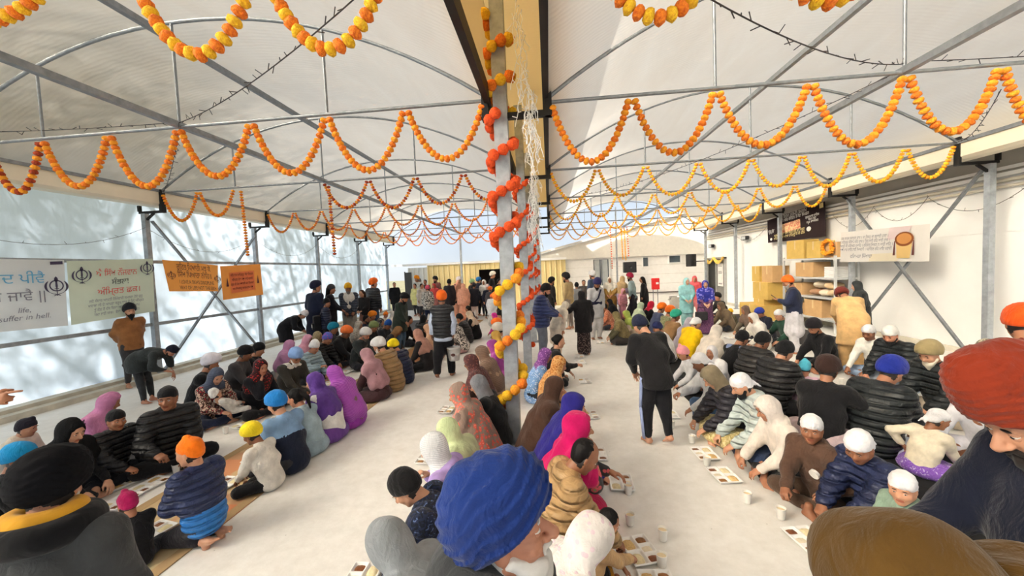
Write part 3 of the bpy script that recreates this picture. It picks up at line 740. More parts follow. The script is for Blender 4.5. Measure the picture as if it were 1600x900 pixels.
def head_xf(J, v): return v*J['hs']@J['H'].T+J['head']
GEO = {}
def person(sp):
    """builds one person: the body (one mesh, top level) with the garments as children"""
    lod = sp.get('lod', 1); s = sp['s']; seed = sp['seed']
    J = skeleton(sp); rng = np.random.RandomState(seed)
    pose = sp.get('pose', 'sit'); seated = pose in ('sit', 'kneel', 'squat')
    hg = [.0085, .0155, .026][lod]/s**.5
    if 'hg' in sp: hg = sp['hg']
    parts = []
    hd = sp.get('hand', ('pinch', 'relaxed')) if seated else sp.get('hand', ('relaxed', 'relaxed'))
    top = sp.get('top', ('sweater', cloth((60, 60, 60)))); tk = top[0]
    f = sp.get('fat', 1.)
    # --- body core (slim, lies inside the clothes), head, hands, feet
    C = Sdf(.03)
    C.cone(J['pelvis'], J['mid'], .085, .085, J['S'], 1.3); C.cone(J['mid'], J['neck']-J['up']*.05, .085, .075, J['S'], 1.4)
    C.cone(J['neck']-J['up']*.06, J['head']+J['H']@V3(0, -.03, -.06), .05, .05)
    for n in 'RL':
        C.cone(J['sh'+n], J['e'+n], .04, .034); C.cone(J['e'+n], J['w'+n], .033, .024)
        C.cone(J['hip'+n], J['k'+n], .065, .048); C.cone(J['k'+n], J['a'+n], .045, .032)
    v, q = C.mesh([.02, .036, .055][min(lod, 2)], zmin=.004); parts.append((v, q, 0))
    for v, q, m in head_tpl(min(lod, 2), sp.get('child', False), sp.get('old', False)): parts.append((head_xf(J, v), q, m))
    for n, e in (('R', 1), ('L', -1)):
        hv, hq = hand_tpl(hd[0 if n == 'R' else 1], min(lod, 2))
        fw = sp.get('rf' if n == 'R' else 'lf'); fw = unit(J['w'+n]-J['e'+n]) if fw is None else unit(V3(*fw))
        palm = sp.get('rpalm' if n == 'R' else 'lpalm'); palm = V3(-e*.35, 0, -1) if palm is None else V3(*palm)
        if abs(unit(palm)@fw) > .92: palm = palm+V3(-e*.8, .5, .3)
        M = hand_frame(fw, palm, n == 'L')
        hv = hv*(1.02 if not sp.get('child') else 1.0)
        if n == 'L': hv = hv*V3(-1, 1, 1); hq = hq[:, ::-1]
        parts.append((hv@M.T+J['w'+n], hq, 0))
        fv, fq = foot_tpl(min(lod, 2)); d = J['f'+n].copy(); up = V3(0, 0, 1)
        y = unit(d); x = unit(np.cross(y, up)); z = np.cross(x, y); M = np.stack([x, y, z], 1)
        if pose == 'kneel': M = np.stack([-x, y, -z], 1)
        fv = fv*(V3(-1, 1, 1) if n == 'L' else 1)
        p = fv@M.T+J['a'+n]; p[:, 2] = np.maximum(p[:, 2], .006)
        parts.append((p, fq[:, ::-1] if n == 'L' else fq, 0))
    sm = list(skin_mats(sp.get('skin', 1)))
    if sp.get('hairm') is not None: sm[2] = sp['hairm']
    body = mesh_obj('person', parts, sm)
    body['label'] = sp['label']; body['category'] = sp.get('cat', 'person')
    if sp.get('group'): body['group'] = sp['group']
    body.location = (sp['x'], sp['y'], sp.get('z', 0)); body.rotation_euler = (0, 0, math.radians(sp['yaw'])); body.scale = (s, s, s)
    # --- trousers / skirt
    bt = sp.get('bottom', ('trousers', cloth((40, 42, 50))))
    B = Sdf(.035); t = .014
    if bt[0] in ('trousers', 'loose', 'cuffed'):
        lo = .022 if bt[0] == 'loose' else 0
        B.cone(J['pelvis']+V3(-.05, 0, 0), J['pelvis']+V3(.05, 0, 0), .115*f+t, .115*f+t)
        for n in 'RL':
            B.cone(J['hip'+n], J['k'+n], .088*f+t+lo*.5, .064*f+t+lo); ek = J['a'+n]-unit(J['a'+n]-J['k'+n])*(.03 if bt[0] != 'cuffed' else .1)
            B.cone(J['k'+n], ek, .062*f+t+lo, .046+t*.6+lo*1.2)
    elif bt[0] == 'skirt':
        if seated:
            B.ell((0, .14, .085), (.36, .30, .13)); B.cone(J['pelvis']+V3(-.06, 0, 0), J['pelvis']+V3(.06, 0, 0), .13, .13, k=.08)
            for n in 'RL': B.cone(J['hip'+n], J['k'+n], .1, .08, k=.08)
        else:
            py = J['pelvis'][1]
            B.cone((0, py, .92), (0, py*.4, .14), .135, bt[2] if len(bt) > 2 else .2, V3(1, 0, 0), 1.25)
    B.disp.append(folds(.007, seed+5))
    if not seated: B.disp.append(lambda P: .006*np.sin(np.arctan2(P[:, 0], P[:, 1])*14+P[:, 2]*3)*(bt[0] == 'skirt'))
    v, q = B.mesh(hg*1.5, zmin=.008 if seated else .012)
    mesh_obj('trousers' if bt[0] != 'skirt' else 'skirt', [(v, q, 0)], bt[1], body)
    # --- top
    thick = {'shirt': .012, 'sweater': .02, 'puffer': .036, 'vest': .034, 'coat': .024, 'kurta': .016, 'hoodie': .028, 'shawl': .02}[tk]
    T = Sdf(.04); amp = .017 if tk in ('puffer', 'vest') else 0
    def rg(o, k=1.): return (o, amp*k) if amp else None
    hip = J['pelvis']-J['up']*(.02 if seated else .07)
    br = .118*f+thick
    T.cone(hip, J['mid'], br*1.03, br, J['S0'], 1.28, ring=rg(0)); T.cone(J['mid'], J['neck']-J['up']*.1, br, .1*f+thick, J['S'], 1.5, ring=rg(.26))
    T.cone(J['shL'], J['shR'], .062+thick*.7, .062+thick*.7, ring=rg(.45)); T.cone(J['neck']-J['up']*.06, J['neck']+J['up']*.018, .075, .058+thick*.5, ring=rg(.5, .4))
    for n in 'RL':
        if tk == 'vest': continue
        ew = J['w'+n]-unit(J['w'+n]-J['e'+n])*sp.get('cuff', .035)
        T.cone(J['sh'+n], J['e'+n], .056*f+thick, .046*f+thick, ring=rg(.02)); T.cone(J['e'+n], ew, .045*f+thick, .031+thick*.75, k=.025, ring=rg(.295))
    if tk in ('kurta', 'coat') and not seated:
        py = J['pelvis'][1]; zb = sp.get('hem', .55)
        bd = V3(0, py*.55, 0)
        T.cone(J['pelvis']+V3(0, 0, .08), V3(0, py*(.4+.6*zb), zb+.06), .14*f+thick, .165*f+thick, V3(1, 0, 0), 1.32, k=.07)
        T.disp.append(lambda P: .009*np.sin(np.arctan2(P[:, 0], P[:, 1])*13+2*np.sin(P[:, 2]*4))*np.clip((.85-P[:, 2])*3, 0, 1))
        T.clip.append((V3(0, 0, -1.), V3(0, 0, zb)))
    if tk in ('kurta', 'coat') and pose == 'sit':
        T.ell((0, .15, .09), (.26, .24, .1), k=.09)
    if tk == 'hoodie' or sp.get('collar'):
        b = J['neck']+J['up']*.02
        for a in range(5):
            an = math.radians(180+36*(a-2)); T.ell(b+J['S']*math.sin(an)*.085+unit(np.cross(J['up'], J['S']))*math.cos(an)*.085, (.05, .05, .045), k=.03)
    T.disp.append(folds(.004 if amp else .010, seed+1))
    if not seated and tk not in ('kurta', 'coat') and pose != 'bend': T.clip.append((V3(0, 0, -1.), V3(0, 0, sp.get('hem', .79))))
    v, q = T.mesh(hg*(.85 if amp else 1), zmin=.01)
    tn = {'shirt': 'shirt', 'sweater': 'sweater', 'puffer': 'puffer_jacket', 'vest': 'padded_vest', 'coat': 'coat', 'kurta': 'kurta', 'hoodie': 'hooded_jacket', 'shawl': 'wrap'}[tk]
    tm = top[1] if isinstance(top[1], list) else [top[1]]
    mi = 0
    if len(tm) == 2:
        fc = v[q].mean(1); u = (fc-J['pelvis'])@J['up']; mi = (u < top[2]).astype(int)
    to = mesh_obj(tn, [(v, q, mi)], tm, body)
    if tk == 'vest' and len(top) > 2:
        A = Sdf(.03)
        for n in 'RL':
            ew = J['w'+n]-unit(J['w'+n]-J['e'+n])*.03
            A.cone(J['sh'+n], J['e'+n], .062, .056); A.cone(J['e'+n], ew, .054, .046)
        A.cone(hip-J['up']*.06, J['mid'], .15, .14, J['S0'], 1.3); A.clip.append((V3(0, 0, -1.), V3(0, 0, .74)))
        A.disp.append(folds(.006, seed+2)); v, q = A.mesh(hg); mesh_obj('shirt', [(v, q, 0)], top[2], body)
    # --- headgear, hair, beard
    hh = [.0055, .0095, .0165][lod]
    if 'hgh' in sp: hh = sp['hgh']
    def hat(kind, m, o={}):
        v, q = turban_sdf(kind, o).mesh(hh)
        if kind in ('hair', 'longhair', 'bun', 'ponytail') and sp.get('scarf'): v = v*V3(.93, .93, .93)
        nm = {'turban': 'turban', 'dome': 'turban', 'patka': 'patka', 'kerchief': 'head_kerchief', 'beanie': 'knitted_hat', 'cap': 'skull_cap'}.get(kind, 'hair')
        mesh_obj(nm, [(head_xf(J, v), q, 0)], m, body)
    g = sp.get('hat')
    if g: hat(g[0], g[1], g[2] if len(g) > 2 else {})
    if sp.get('hair'): hat(sp['hair'], sp.get('hairm', MAT_HAIR))
    if sp.get('beard'):
        b = sp['beard']; v, q = beard_sdf(b[1] if len(b) > 1 else {}).mesh(hh*.8)
        mesh_obj('beard', [(head_xf(J, v), q, 0)], b[0], body)
    # --- scarf or hood over the head
    sc = sp.get('scarf')
    if sc:
        kind, m = sc[0], sc[1]; o = sc[2] if len(sc) > 2 else {}
        D = Sdf(.045); H = J['H']; hs = J['hs']; th = o.get('th', 0.)
        hp = lambda x, y, z: J['head']+H@(V3(x, y, z)*hs)
        if kind != 'shoulder':
            D.ell(hp(0, -.016, .03), V3(.092+th, .115+th, .105+th)*hs, H); D.ell(hp(0, -.012, -.03), V3(.084+th, .098+th, .1)*hs, H)
            D.cone(hp(0, -.02, -.06), J['neck']-J['up']*.01, .088, .1, k=.05)
        if kind != 'hood':
            D.cone(J['shL']*.9+J['shR']*.1, J['shR']*.9+J['shL']*.1, .085, .085, k=.07); dp = o.get('drop', .3)
            bk = unit(np.cross(J['up'], J['S']))*-1.
            if dp > 0:
                D.cone(J['neck']-J['up']*.08-bk*-.0, J['neck']-J['up']*(.08+dp)+V3(0, -.0, 0), .132+thick*.6, .145*f+thick*.9, J['S'], 1.42, k=.06)
            if o.get('arms', .5) > 0:
                for n in 'RL': D.cone(J['sh'+n], J['sh'+n]+(J['e'+n]-J['sh'+n])*o.get('arms', .5), .08+thick*.5, .085+thick*.5, k=.06)
            if o.get('full'):
                D.cone(J['mid'], J['pelvis']+V3(0, -.02, -.04), .175*f, .23*f, J['S0'], 1.35, k=.08)
            if o.get('lap') and seated: D.ell((0, .14, .1), (.34, .3, .12), k=.1)
        else: D.cone(J['shL']*.7+J['shR']*.3, J['shR']*.7+J['shL']*.3, .07, .07, k=.05)
        for c_, r_ in o.get('lump', []): D.ell(hp(*c_), V3(*r_)*hs, H, k=.07)
        if kind != 'shoulder':
            op = o.get('open', 1.)
            D.sub(hp(0, .115, -.022), V3(.066*op, .098, .102*op)*hs, H, k=.014)
        D.disp.append(folds(o.get('fold', .008), seed+3, 1.15))
        c0 = J['neck']
        D.disp.append(lambda P: o.get('fold', .008)*.7*np.sin(np.arctan2(P[:, 0]-c0[0], P[:, 1]-c0[1])*11+1.6*np.sin((P[:, 2]-c0[2])*11+seed))*np.clip((c0[2]+.12-P[:, 2])*6, 0, 1))
        v, q = D.mesh(min(hg, .026), zmin=.012)
        mesh_obj({'hood': 'hood', 'shoulder': 'shawl'}.get(kind, 'headscarf'), [(v, q, 0)], m, body)
    for e in sp.get('extra', []): e(body, J, sp, hg)
    sp['J'] = J
    return body
# ---------------------------------------------------------------- mats on the floor
def m_mat(name, base, c2, c3, sx, sy):
    N = NT(name); v = N.co(); b = N.n('TexBrick'); b.inputs['Scale'].default_value = 1; b.inputs['Mortar Size'].default_value = .0
    b.inputs['Brick Width'].default_value = sx; b.inputs['Row Height'].default_value = sy; b.inputs['Color1'].default_value = lin(c2); b.inputs['Color2'].default_value = lin(c3); b.inputs['Bias'].default_value = 0; N.l(v, b.inputs['Vector'])
    col = N.mix(N.ramp(N.noise(v, 2.2, 2, .5, .5), [(.45, (0, 0, 0, 1)), (.5, (.85, .85, .85, 1))]), b.outputs['Color'], lin(base))
    N.set(Base_Color=col, Roughness=.95); N.bump(N.noise(v, 160, 2), .4, .004); return N.m
def mat_strip(x0, x1, y0, y1, m, lab, border=None, edge=.1):
    t = tag(empty('floor_mat', ((x0+x1)/2, (y0+y1)/2, 0)), lab, 'mat')
    nx, ny = 6, 40; r = np.random.RandomState(int(abs(x0*10)))
    def strip(a, b, z):
        vs = []
        for j in range(ny+1):
            for i in range(nx+1): vs.append((a+(b-a)*i/nx, y0+(y1-y0)*j/ny, z+.0015*r.rand()))
        top = np.array(vs); f = [[j*(nx+1)+i, j*(nx+1)+i+1, (j+1)*(nx+1)+i+1, (j+1)*(nx+1)+i] for j in range(ny) for i in range(nx)]
        return (top, np.array(f), 0)
    part('weave', [boxp((x0, y0, .001), (x1, y1, .005)), strip(x0, x1, .006)], m, t)
    if border is not None:
        part('border', [boxp((x0, y0, .006), (x0+edge, y1, .009))], border, t); part('border', [boxp((x1-edge, y0, .006), (x1, y1, .009))], border, t)
TANB = plain('tan_mat_border', (176, 148, 108), .95)
mat_strip(-3.95, -2.88, 1.2, 8.6, m_mat('woven_mat_green', (196, 172, 132), (98, 168, 138), (206, 128, 84), .55, .42), 'woven green and tan mat under the row with backs to the aisle', TANB)
mat_strip(-3.95, -2.85, 8.65, 16.0, m_mat('woven_mat_orange', (186, 140, 92), (196, 120, 62), (168, 108, 70), .5, .4), 'orange woven mat continuing the row toward the far crowd', TANB)
mat_strip(-6.35, -5.0, 1.5, 16.5, plain('charcoal_runner', (88, 88, 92), .95), 'charcoal runner under the row along the translucent wall')
mat_strip(2.02, 4.12, 1.2, 15.5, plain('black_runner', (24, 25, 28), .95, 0, .3, 20), 'wide black carpet under the two back to back rows')
mat_strip(5.95, 7.3, 4.2, 15.5, plain('dark_runner', (58, 54, 54), .95), 'dark runner under the row beside the white wall')
# ---------------------------------------------------------------- garlands
def m_flower(name, c, d):
    N = NT(name); v = N.co(); N.set(Base_Color=N.ramp(N.noise(v, 55, 3), [(.3, lin(d)), (.65, lin(c))]), Roughness=.85); N.bump(N.noise(v, 120, 3), .9, .01); return N.m
FY = m_flower('yellow_pompom', (250, 204, 40), (226, 160, 16)); FO = m_flower('orange_pompom', (246, 138, 30), (214, 92, 14)); FA = m_flower('amber_pompom', (250, 172, 40), (234, 134, 16))
FR = m_flower('deep_orange_pompom', (240, 92, 24), (206, 58, 10)); FB = m_flower('rust_pompom', (188, 72, 24), (132, 40, 16)); FP = m_flower('peach_pompom', (226, 140, 84), (200, 100, 60))
def bead_mesh(name, mat, r, sub, squash, seed):
    bm = bmesh.new(); bmesh.ops.create_icosphere(bm, subdivisions=sub, radius=1); rr = np.random.RandomState(seed)
    for v in bm.verts: k = r*(1+rr.uniform(-.12, .1)); v.co = Vector((v.co.x*k, v.co.y*k, v.co.z*k*squash))
    me = bpy.data.meshes.new(name); bm.to_mesh(me); bm.free(); me.materials.append(mat)
    me.polygons.foreach_set('use_smooth', np.ones(len(me.polygons), bool)); return me
BEADS = {}
def bead(mat, r, sub=2, squash=.72, k=0):
    key = (mat.name, round(r, 4), sub, k)
    if key not in BEADS: BEADS[key] = bead_mesh('flower', mat, r, sub, squash, k)
    return BEADS[key]
def mesh_np(me):
    v = np.zeros(len(me.vertices)*3); me.vertices.foreach_get('co', v); f = np.zeros(len(me.polygons)*3, np.int32); me.polygons.foreach_get('vertices', f)
    return v.reshape(-1, 3), f.reshape(-1, 3)
GR = random.Random(4)
def garland(pts, r, mats, name, lab, single, sub=2, group=None, cat='garland', squash=.72, step=1.35):
    """a strand of pompoms along a polyline; single: each pompom its own part, else one joined part"""
    pts = np.array(pts, float); seg = np.linalg.norm(np.diff(pts, axis=0), axis=1); cum = np.concatenate([[0], np.cumsum(seg)])
    n = max(2, int(cum[-1]/(r*step))); g = tag(empty(name, pts[0]), lab, cat, group); joined = []; names = []
    for i in range(n):
        s = cum[-1]*(i+.5)/n; p = np.array([np.interp(s, cum, pts[:, k]) for k in range(3)]); q = np.array([np.interp(min(s+.02, cum[-1]), cum, pts[:, k]) for k in range(3)])-np.array([np.interp(max(s-.02, 0), cum, pts[:, k]) for k in range(3)])
        rot = Vector(q).to_track_quat('Z', 'Y'); m = mats[i % len(mats)]; me = bead(m, r, sub, squash, i % 3)
        if single:
            o = bpy.data.objects.new('flower', me); COL.objects.link(o); o.parent = g; o.location = p-pts[0]; o.rotation_mode = 'QUATERNION'; o.rotation_quaternion = rot
        else:
            v, f = mesh_np(me); M_ = np.array(rot.to_matrix())
            if m not in names: names.append(m)
            joined.append((v@M_.T+p-pts[0], f, names.index(m)))
    part('cord', [tubep(pts, .004, 5)], plain('garland_cord', (90, 70, 40), .8), g)
    if not single:
        o = mesh_obj('flowers', joined, names, g); o['kind'] = 'stuff'
    return g
def swag_pts(p, q, sag, n=26, gap=.03):
    p, q = np.array(p, float), np.array(q, float); d = (q-p)/np.linalg.norm(q-p); p = p+d*gap; q = q-d*gap
    return [p+(q-p)*t-np.array([0, 0, sag*(1-(2*t-1)**2)**.92+.05]) for t in np.linspace(0, 1, n)]
HL = [-8.38, -7.5, -6.65, -5.65, -4.65, -3.65, -2.65, -1.65, -.68]; HR = [.07, 1.0, 1.92, 2.9, 3.85, 4.75, 5.6, 6.5, 7.32]
for ti, y in enumerate(TR_Y):
    for bay, H_, z in (('left', HL, 4.1), ('right', HR, 4.02)):
        for k in range(8):
            if bay == 'left' and ti == 2 and k in (2, 3): continue
            if ti == 0 and not ((bay == 'left' and k >= 4 and k <= 6) or (bay == 'right' and k in (0, 1))): continue
            if bay == 'right' and ti == 1 and k >= 6: continue
            sag = (.66, .64, .56, .55, .55, .5, .45)[ti]*(1+.06*math.sin(k*2.3+ti)); r = .046 if ti < 2 else .044
            ms = [FO, FY] if ti == 0 else ([FB if (bay == 'left' and k < 2) else FO, FA] if bay == 'left' else [FA, FO]) if ti == 1 else (([FB, FA, FO] if k > 3 else [FA, FO]) if bay == 'left' else [FA, FY]) if ti == 2 else ([FA, FO, FP] if bay == 'left' else [FA, FY])
            xa, xb = H_[k], H_[k+1]
            if ti == 0:
                cx_, zb_ = {('left', 4): (-12, 46), ('left', 5): (318, 98), ('left', 6): (520, 90), ('right', 0): (1030, 42), ('right', 1): (1292, 18)}[(bay, k)]
                pb = at_y(cx_, zb_, y); xa, xb = pb[0]-.44, pb[0]+.44; sag = z-.09-pb[2]
            whr = 'the translucent wall' if bay == 'left' else 'the central posts'
            lab = f'marigold swag hung from the {ORD[ti]} truss of the {bay} bay, {["first","second","third","fourth","fifth","sixth","seventh","eighth"][k]} from {whr}'
            garland(swag_pts((xa, y-.02, z), (xb, y-.02, z), sag), r, ms, 'marigold_garland', lab, ti < 2, 2 if ti < 2 else 1, 'marigold swags under the roof')
garland([(-6.5, 7.72, 4.02), (-6.47, 7.72, 3.3), (-6.45, 7.72, 2.62)], .042, [FA, FO], 'marigold_strand', 'orange strand hanging straight down in front of the orange banner', False, 1)
garland([(-4.52, 7.72, 4.0), (-4.5, 7.72, 3.2), (-4.48, 7.72, 2.55)], .042, [FB, FA, FP], 'marigold_strand', 'rust and peach strand hanging down mid left bay', False, 1)
for i, (x, zb, ms) in enumerate(((3.2, 1.9, [FR, plain('white_flower', (232, 220, 206), .8)]), (3.75, 2.35, [FA, FY]), (3.9, 2.3, [FA, FY]), (4.05, 2.5, [FR, plain('white_flower', (232, 220, 206), .8)]))):
    garland([(x, 20.33, 4.04), (x+.03, 20.33, 3.2), (x+.05, 20.33, zb)], .045, ms, 'marigold_strand', ['red and white strand hanging at the far end, leftmost of four', 'yellow strand above the far loudspeaker, left of its pair', 'yellow strand above the far loudspeaker, the right one of its pair', 'red and white strand just right of the yellow pair'][i], False, 1)
# spirals round the central posts
def spiral(px, py, hw, z0, z1, turns, ph, r, mats, lab, sub, single, n=90):
    pts = []
    for i in range(n+1):
        t = i/n; a = ph+turns*2*math.pi*t; R_ = hw+r*.75; cx, sy = math.cos(a), math.sin(a); k = R_/max(abs(cx), abs(sy))**.75
        pts.append((px+cx*k, py+sy*k, z0+(z1-z0)*t))
    return garland(pts, r, mats, 'pompom_garland', lab, single, sub, None, 'garland', .95, 1.75)
spiral(-.5, 4.6, .085, 3.95, 5.05, 2.6, .3, .068, [FY, FO], 'yellow and orange pompom spiral at the top of the front central post', 2, True)
spiral(-.5, 4.6, .085, 2.3, 3.92, 3.6, 1.0, .07, [FR], 'deep orange pompom spiral round the middle of the front central post', 2, True)
spiral(-.5, 4.6, .085, .3, 2.15, 2.9, 1.4, .068, [FY, FA, FO, FY], 'yellow and amber pompom spiral on the lower front central post', 2, True)
for i, y in enumerate(TR_Y[2:5]): spiral(-.5, y, .085, .5, 3.9 if i == 0 else 3.8, 6.0, .5+i, .06, [FR], f'deep orange pompom spiral round the {ORD[i+1]} central post', 1 if i else 2, i == 0)
# ---------------------------------------------------------------- fairy light strings
CABLE = plain('dark_light_cable', (58, 50, 46), .6); WIRE = plain('white_light_wire', (240, 240, 240), .5)
def light_string(pts, lab, mat=CABLE, r=.005, tw=.12, tl=.06, seed=1):
    pts = np.array(pts, float); rr = np.random.RandomState(seed); P = [tubep(pts, r, 5)]; seg = np.linalg.norm(np.diff(pts, axis=0), axis=1); cum = np.concatenate([[0], np.cumsum(seg)]); tg = []
    for s in np.arange(.05, cum[-1], tw):
        p = np.array([np.interp(s, cum, pts[:, k]) for k in range(3)]); d = rr.normal(size=3); d /= np.linalg.norm(d); tg.append(tubep([p, p+d*tl], r*.8, 4))
    t = tag(empty('fairy_light_string', pts[0]), lab, 'fairy lights'); part('cable', P, mat, t, True)
    if tg: o = part('bulb_twigs', tg, mat, t); o['kind'] = 'stuff'
def sagline(p, q, s, n=14):
    p, q = np.array(p, float), np.array(q, float); return [p+(q-p)*t-np.array([0, 0, s*4*t*(1-t)]) for t in np.linspace(0, 1, n)]
light_string(sagline((-4.65, 4.58, 4.14), at_y(565, -12, 2.35), .1), 'dark fairy light string slanting up across the left roof', seed=2)
light_string(sagline((-8.3, 4.6, 4.3), (-4.7, 4.6, 4.16), .03), 'dark fairy light string along the second left truss', seed=3)
light_string(sagline((-4.65, 4.6, 4.1), (-8.3, 7.7, 4.1), .12), 'dark fairy light string from the mid left beam to the wall gutter', seed=4)
light_string(sagline((3.82, 4.58, 4.1), at_y(1098, -8, 2.35), .12), 'dark fairy light string slanting up across the right roof', seed=5)
light_string(sagline((3.9, 4.58, 4.12), (7.2, 4.62, 4.12), .05), 'dark fairy light string along the second right truss', seed=6)
light_string(sagline((3.82, 4.62, 4.05), (1.0, 10.8, 4.05), .2), 'thin fairy light string running back across the right bay', seed=7)
light_string(sagline((5.4, 5.2, 3.98), (7.3, 7.7, 4.02), .15), 'thin fairy light string meeting the right gutter', seed=8)
for k, (a, b) in enumerate(((7.3, 9.2), (9.2, 10.6), (10.6, 12.0), (12.6, 15.4), (15.4, 18.0))):
    light_string(sagline((8.2, a, 3.3), (8.2, b, 3.25), .42), f'drooping fairy light cable on the white wall, {ORD[k]} loop back from the camera', seed=20+k, tw=.25)
for k, (a, b) in enumerate(((4.2, 7.7), (7.8, 10.8), (10.9, 14.0), (14.1, 17.2))):
    light_string(sagline((XL+.04, a, 3.3), (XL+.04, b, 3.35), .45), f'drooping fairy light cable on the translucent wall, {ORD[k]} loop back from the camera', seed=30+k, tw=.3, r=.004)
def icicle(x, y, z0, z1, wid, n, lab, seed):
    rr = np.random.RandomState(seed); P = []
    for k in range(n):
        p = np.array([x+rr.uniform(-wid, wid), y+rr.uniform(-.08, .08), z0-rr.uniform(0, (z0-z1)*.75)]); pts = [p]
        for j in range(7): p = p+np.array([rr.normal()*.018, rr.normal()*.012, -.035-rr.rand()*.03]); pts.append(p)
        P.append(tubep(pts, .0045, 4))
        for j in range(3): q = pts[rr.randint(7)]; P.append(tubep([q, q+rr.normal(size=3)*.028], .0045, 4))
    t = tag(empty('icicle_lights', (x, y, z1)), lab, 'fairy lights'); o = part('wires', P, WIRE, t); o['kind'] = 'stuff'
icicle(-.22, 4.35, 5.0, 3.9, .03, 20, 'white icicle light wires beside the top of the front post', 1); icicle(-.14, 4.55, 4.2, 3.2, .05, 34, 'tangled white icicle lights hanging below the valley bracket', 2); icicle(-.25, 7.6, 4.1, 2.3, .09, 80, 'dense white icicle light bundle behind the second central post', 3)
# ---------------------------------------------------------------- banners
def vec3(v): return np.array(v, float)
class Plane:
    """a flat printed sheet: origin top left, U along its width, V downwards, N towards the viewer"""
    def __init__(s, tl, tr, bl): s.o = vec3(tl); s.u = vec3(tr)-s.o; s.v = vec3(bl)-s.o; s.n = np.cross(s.u, s.v); s.n /= np.linalg.norm(s.n); s.n = -s.n if s.n@(CAM-s.o) < 0 else s.n; s.U = s.u/np.linalg.norm(s.u); s.V = -s.v/np.linalg.norm(s.v)
    def p(s, a, b, d=.0): return s.o+s.u*a+s.v*b+s.n*d
def banner(name, tl, tr, br, bl, mat, lab, wob=.012):
    t = tag(empty(name, tl), lab, 'banner'); pl = Plane(tl, tr, bl); P = [vec3(q) for q in (tl, tr, br, bl)]; nu, nv = 24, 8; vs = []
    for j in range(nv+1):
        for i in range(nu+1):
            u, v = i/nu, j/nv; p = (P[0]*(1-u)+P[1]*u)*(1-v)+(P[3]*(1-u)+P[2]*u)*v; vs.append(p+pl.n*(wob*math.sin(u*11+v*2)*(.3+v*.7)-.01))
    f = [[j*(nu+1)+i, j*(nu+1)+i+1, (j+1)*(nu+1)+i+1, (j+1)*(nu+1)+i] for j in range(nv) for i in range(nu)]
    part('sheet', [(np.array(vs), np.array(f), 0)], mat, t, True); return t, pl
def flat(t, pl, name, poly, mat, d=.012):
    pts = np.array([pl.p(a, b, d) for a, b in poly]); return part(name, [polyp(pts)], mat, t)
def lettering(t, pl, s, a, b, h, mat, align='CENTER', d=.014, sx=1., shear=0.):
    cu = bpy.data.curves.new('lettering', 'FONT'); cu.body = s; cu.size = h; cu.align_x = align; cu.fill_mode = 'FRONT' if hasattr(cu, 'fill_mode') else 'BOTH'; cu.shear = shear
    cu.materials.append(mat); cu.resolution_u = 3; o = bpy.data.objects.new('lettering', cu); COL.objects.link(o); o.parent = t
    p = pl.p(a, b, d)-np.array(t.location); M_ = Matrix.Identity(4); U = pl.U if np.cross(pl.U, pl.V)@pl.n > 0 else -pl.U
    for i in range(3): M_[i][0], M_[i][1], M_[i][2], M_[i][3] = U[i]*sx, pl.V[i], pl.n[i], p[i]
    LETTERS.append((o, M_)); return o
LETTERS = []
def khanda(t, pl, a, b, size, mat):
    """emblem: upright double-edged sword, ring and two crossed curved swords"""
    c = pl.p(a, b, .014); U, V = pl.U*size, pl.V*size
    def q(x, y): return c+U*x+V*y
    def ribbon(pts, w):
        L_, R_ = [], []
        for i, (x, y) in enumerate(pts):
            x0, y0 = pts[max(i-1, 0)]; x1, y1 = pts[min(i+1, len(pts)-1)]; dx, dy = x1-x0, y1-y0; n = math.hypot(dx, dy)+1e-9; nx, ny = -dy/n, dx/n
            L_.append(q(x+nx*w[i], y+ny*w[i])); R_.append(q(x-nx*w[i], y-ny*w[i]))
        v = np.array(L_+R_); n = len(pts); return (v, np.array([[i, i+1, n+i+1, n+i] for i in range(n-1)]), 0)
    P = [ribbon([(.27*math.cos(k*math.pi/14), .02+.27*math.sin(k*math.pi/14)) for k in range(29)], [.03]*29)]
    P.append(ribbon([(0, .5), (0, .43), (0, .34), (0, .2), (0, .0), (0, -.12)], [.005, .06, .085, .04, .05, .03])); P.append(ribbon([(0, -.12), (0, -.5)], [.02, .02])); P.append(ribbon([(-.09, -.14), (.09, -.14)], [.02, .02]))
    for e in (-1, 1):
        arc = [(e*(.44*math.cos(th)), -.02+.4*math.sin(th)) for th in np.linspace(.75, -1.35, 16)]; w_ = [.012+.04*math.sin(math.pi*min(1, k/11)) for k in range(16)]
        P.append(ribbon(arc, w_)); P.append(ribbon([(e*.1, -.41), (-e*.14, -.5)], [.022, .014]))
    part('emblem', P, mat, t)
INK = plain('dark_violet_ink', (74, 66, 92), .7); RED = plain('red_ink', (222, 84, 76), .7); CYAN = plain('cyan_ink', (104, 176, 214), .7); GREY = plain('grey_ink', (128, 126, 136), .7); BROWN = plain('maroon_ink', (96, 48, 48), .7); BLACKI = plain('black_ink', (60, 54, 56), .7); WHI = plain('white_ink', (238, 236, 232), .7); GOLD = plain('pale_yellow_ink', (232, 214, 150), .7)
def m_print(name, c, var=.08):
    N = NT(name); v = N.co(); a = lin(c); d = N.n('BsdfDiffuse'); f = N.ramp(N.noise(v, 2.2, 4), [(.3, tuple(x*(1-var) for x in a[:3])+(1,)), (.7, a)]); N.l(f, d.inputs[0]); t = N.n('BsdfTranslucent'); N.l(f, t.inputs[0])
    mx = N.n('MixShader'); mx.inputs[0].default_value = .3; N.l(d.outputs[0], mx.inputs[1]); N.l(t.outputs[0], mx.inputs[2]); N.l(mx.outputs[0], N.out.inputs[0]); return N.m
BX = XL+.19
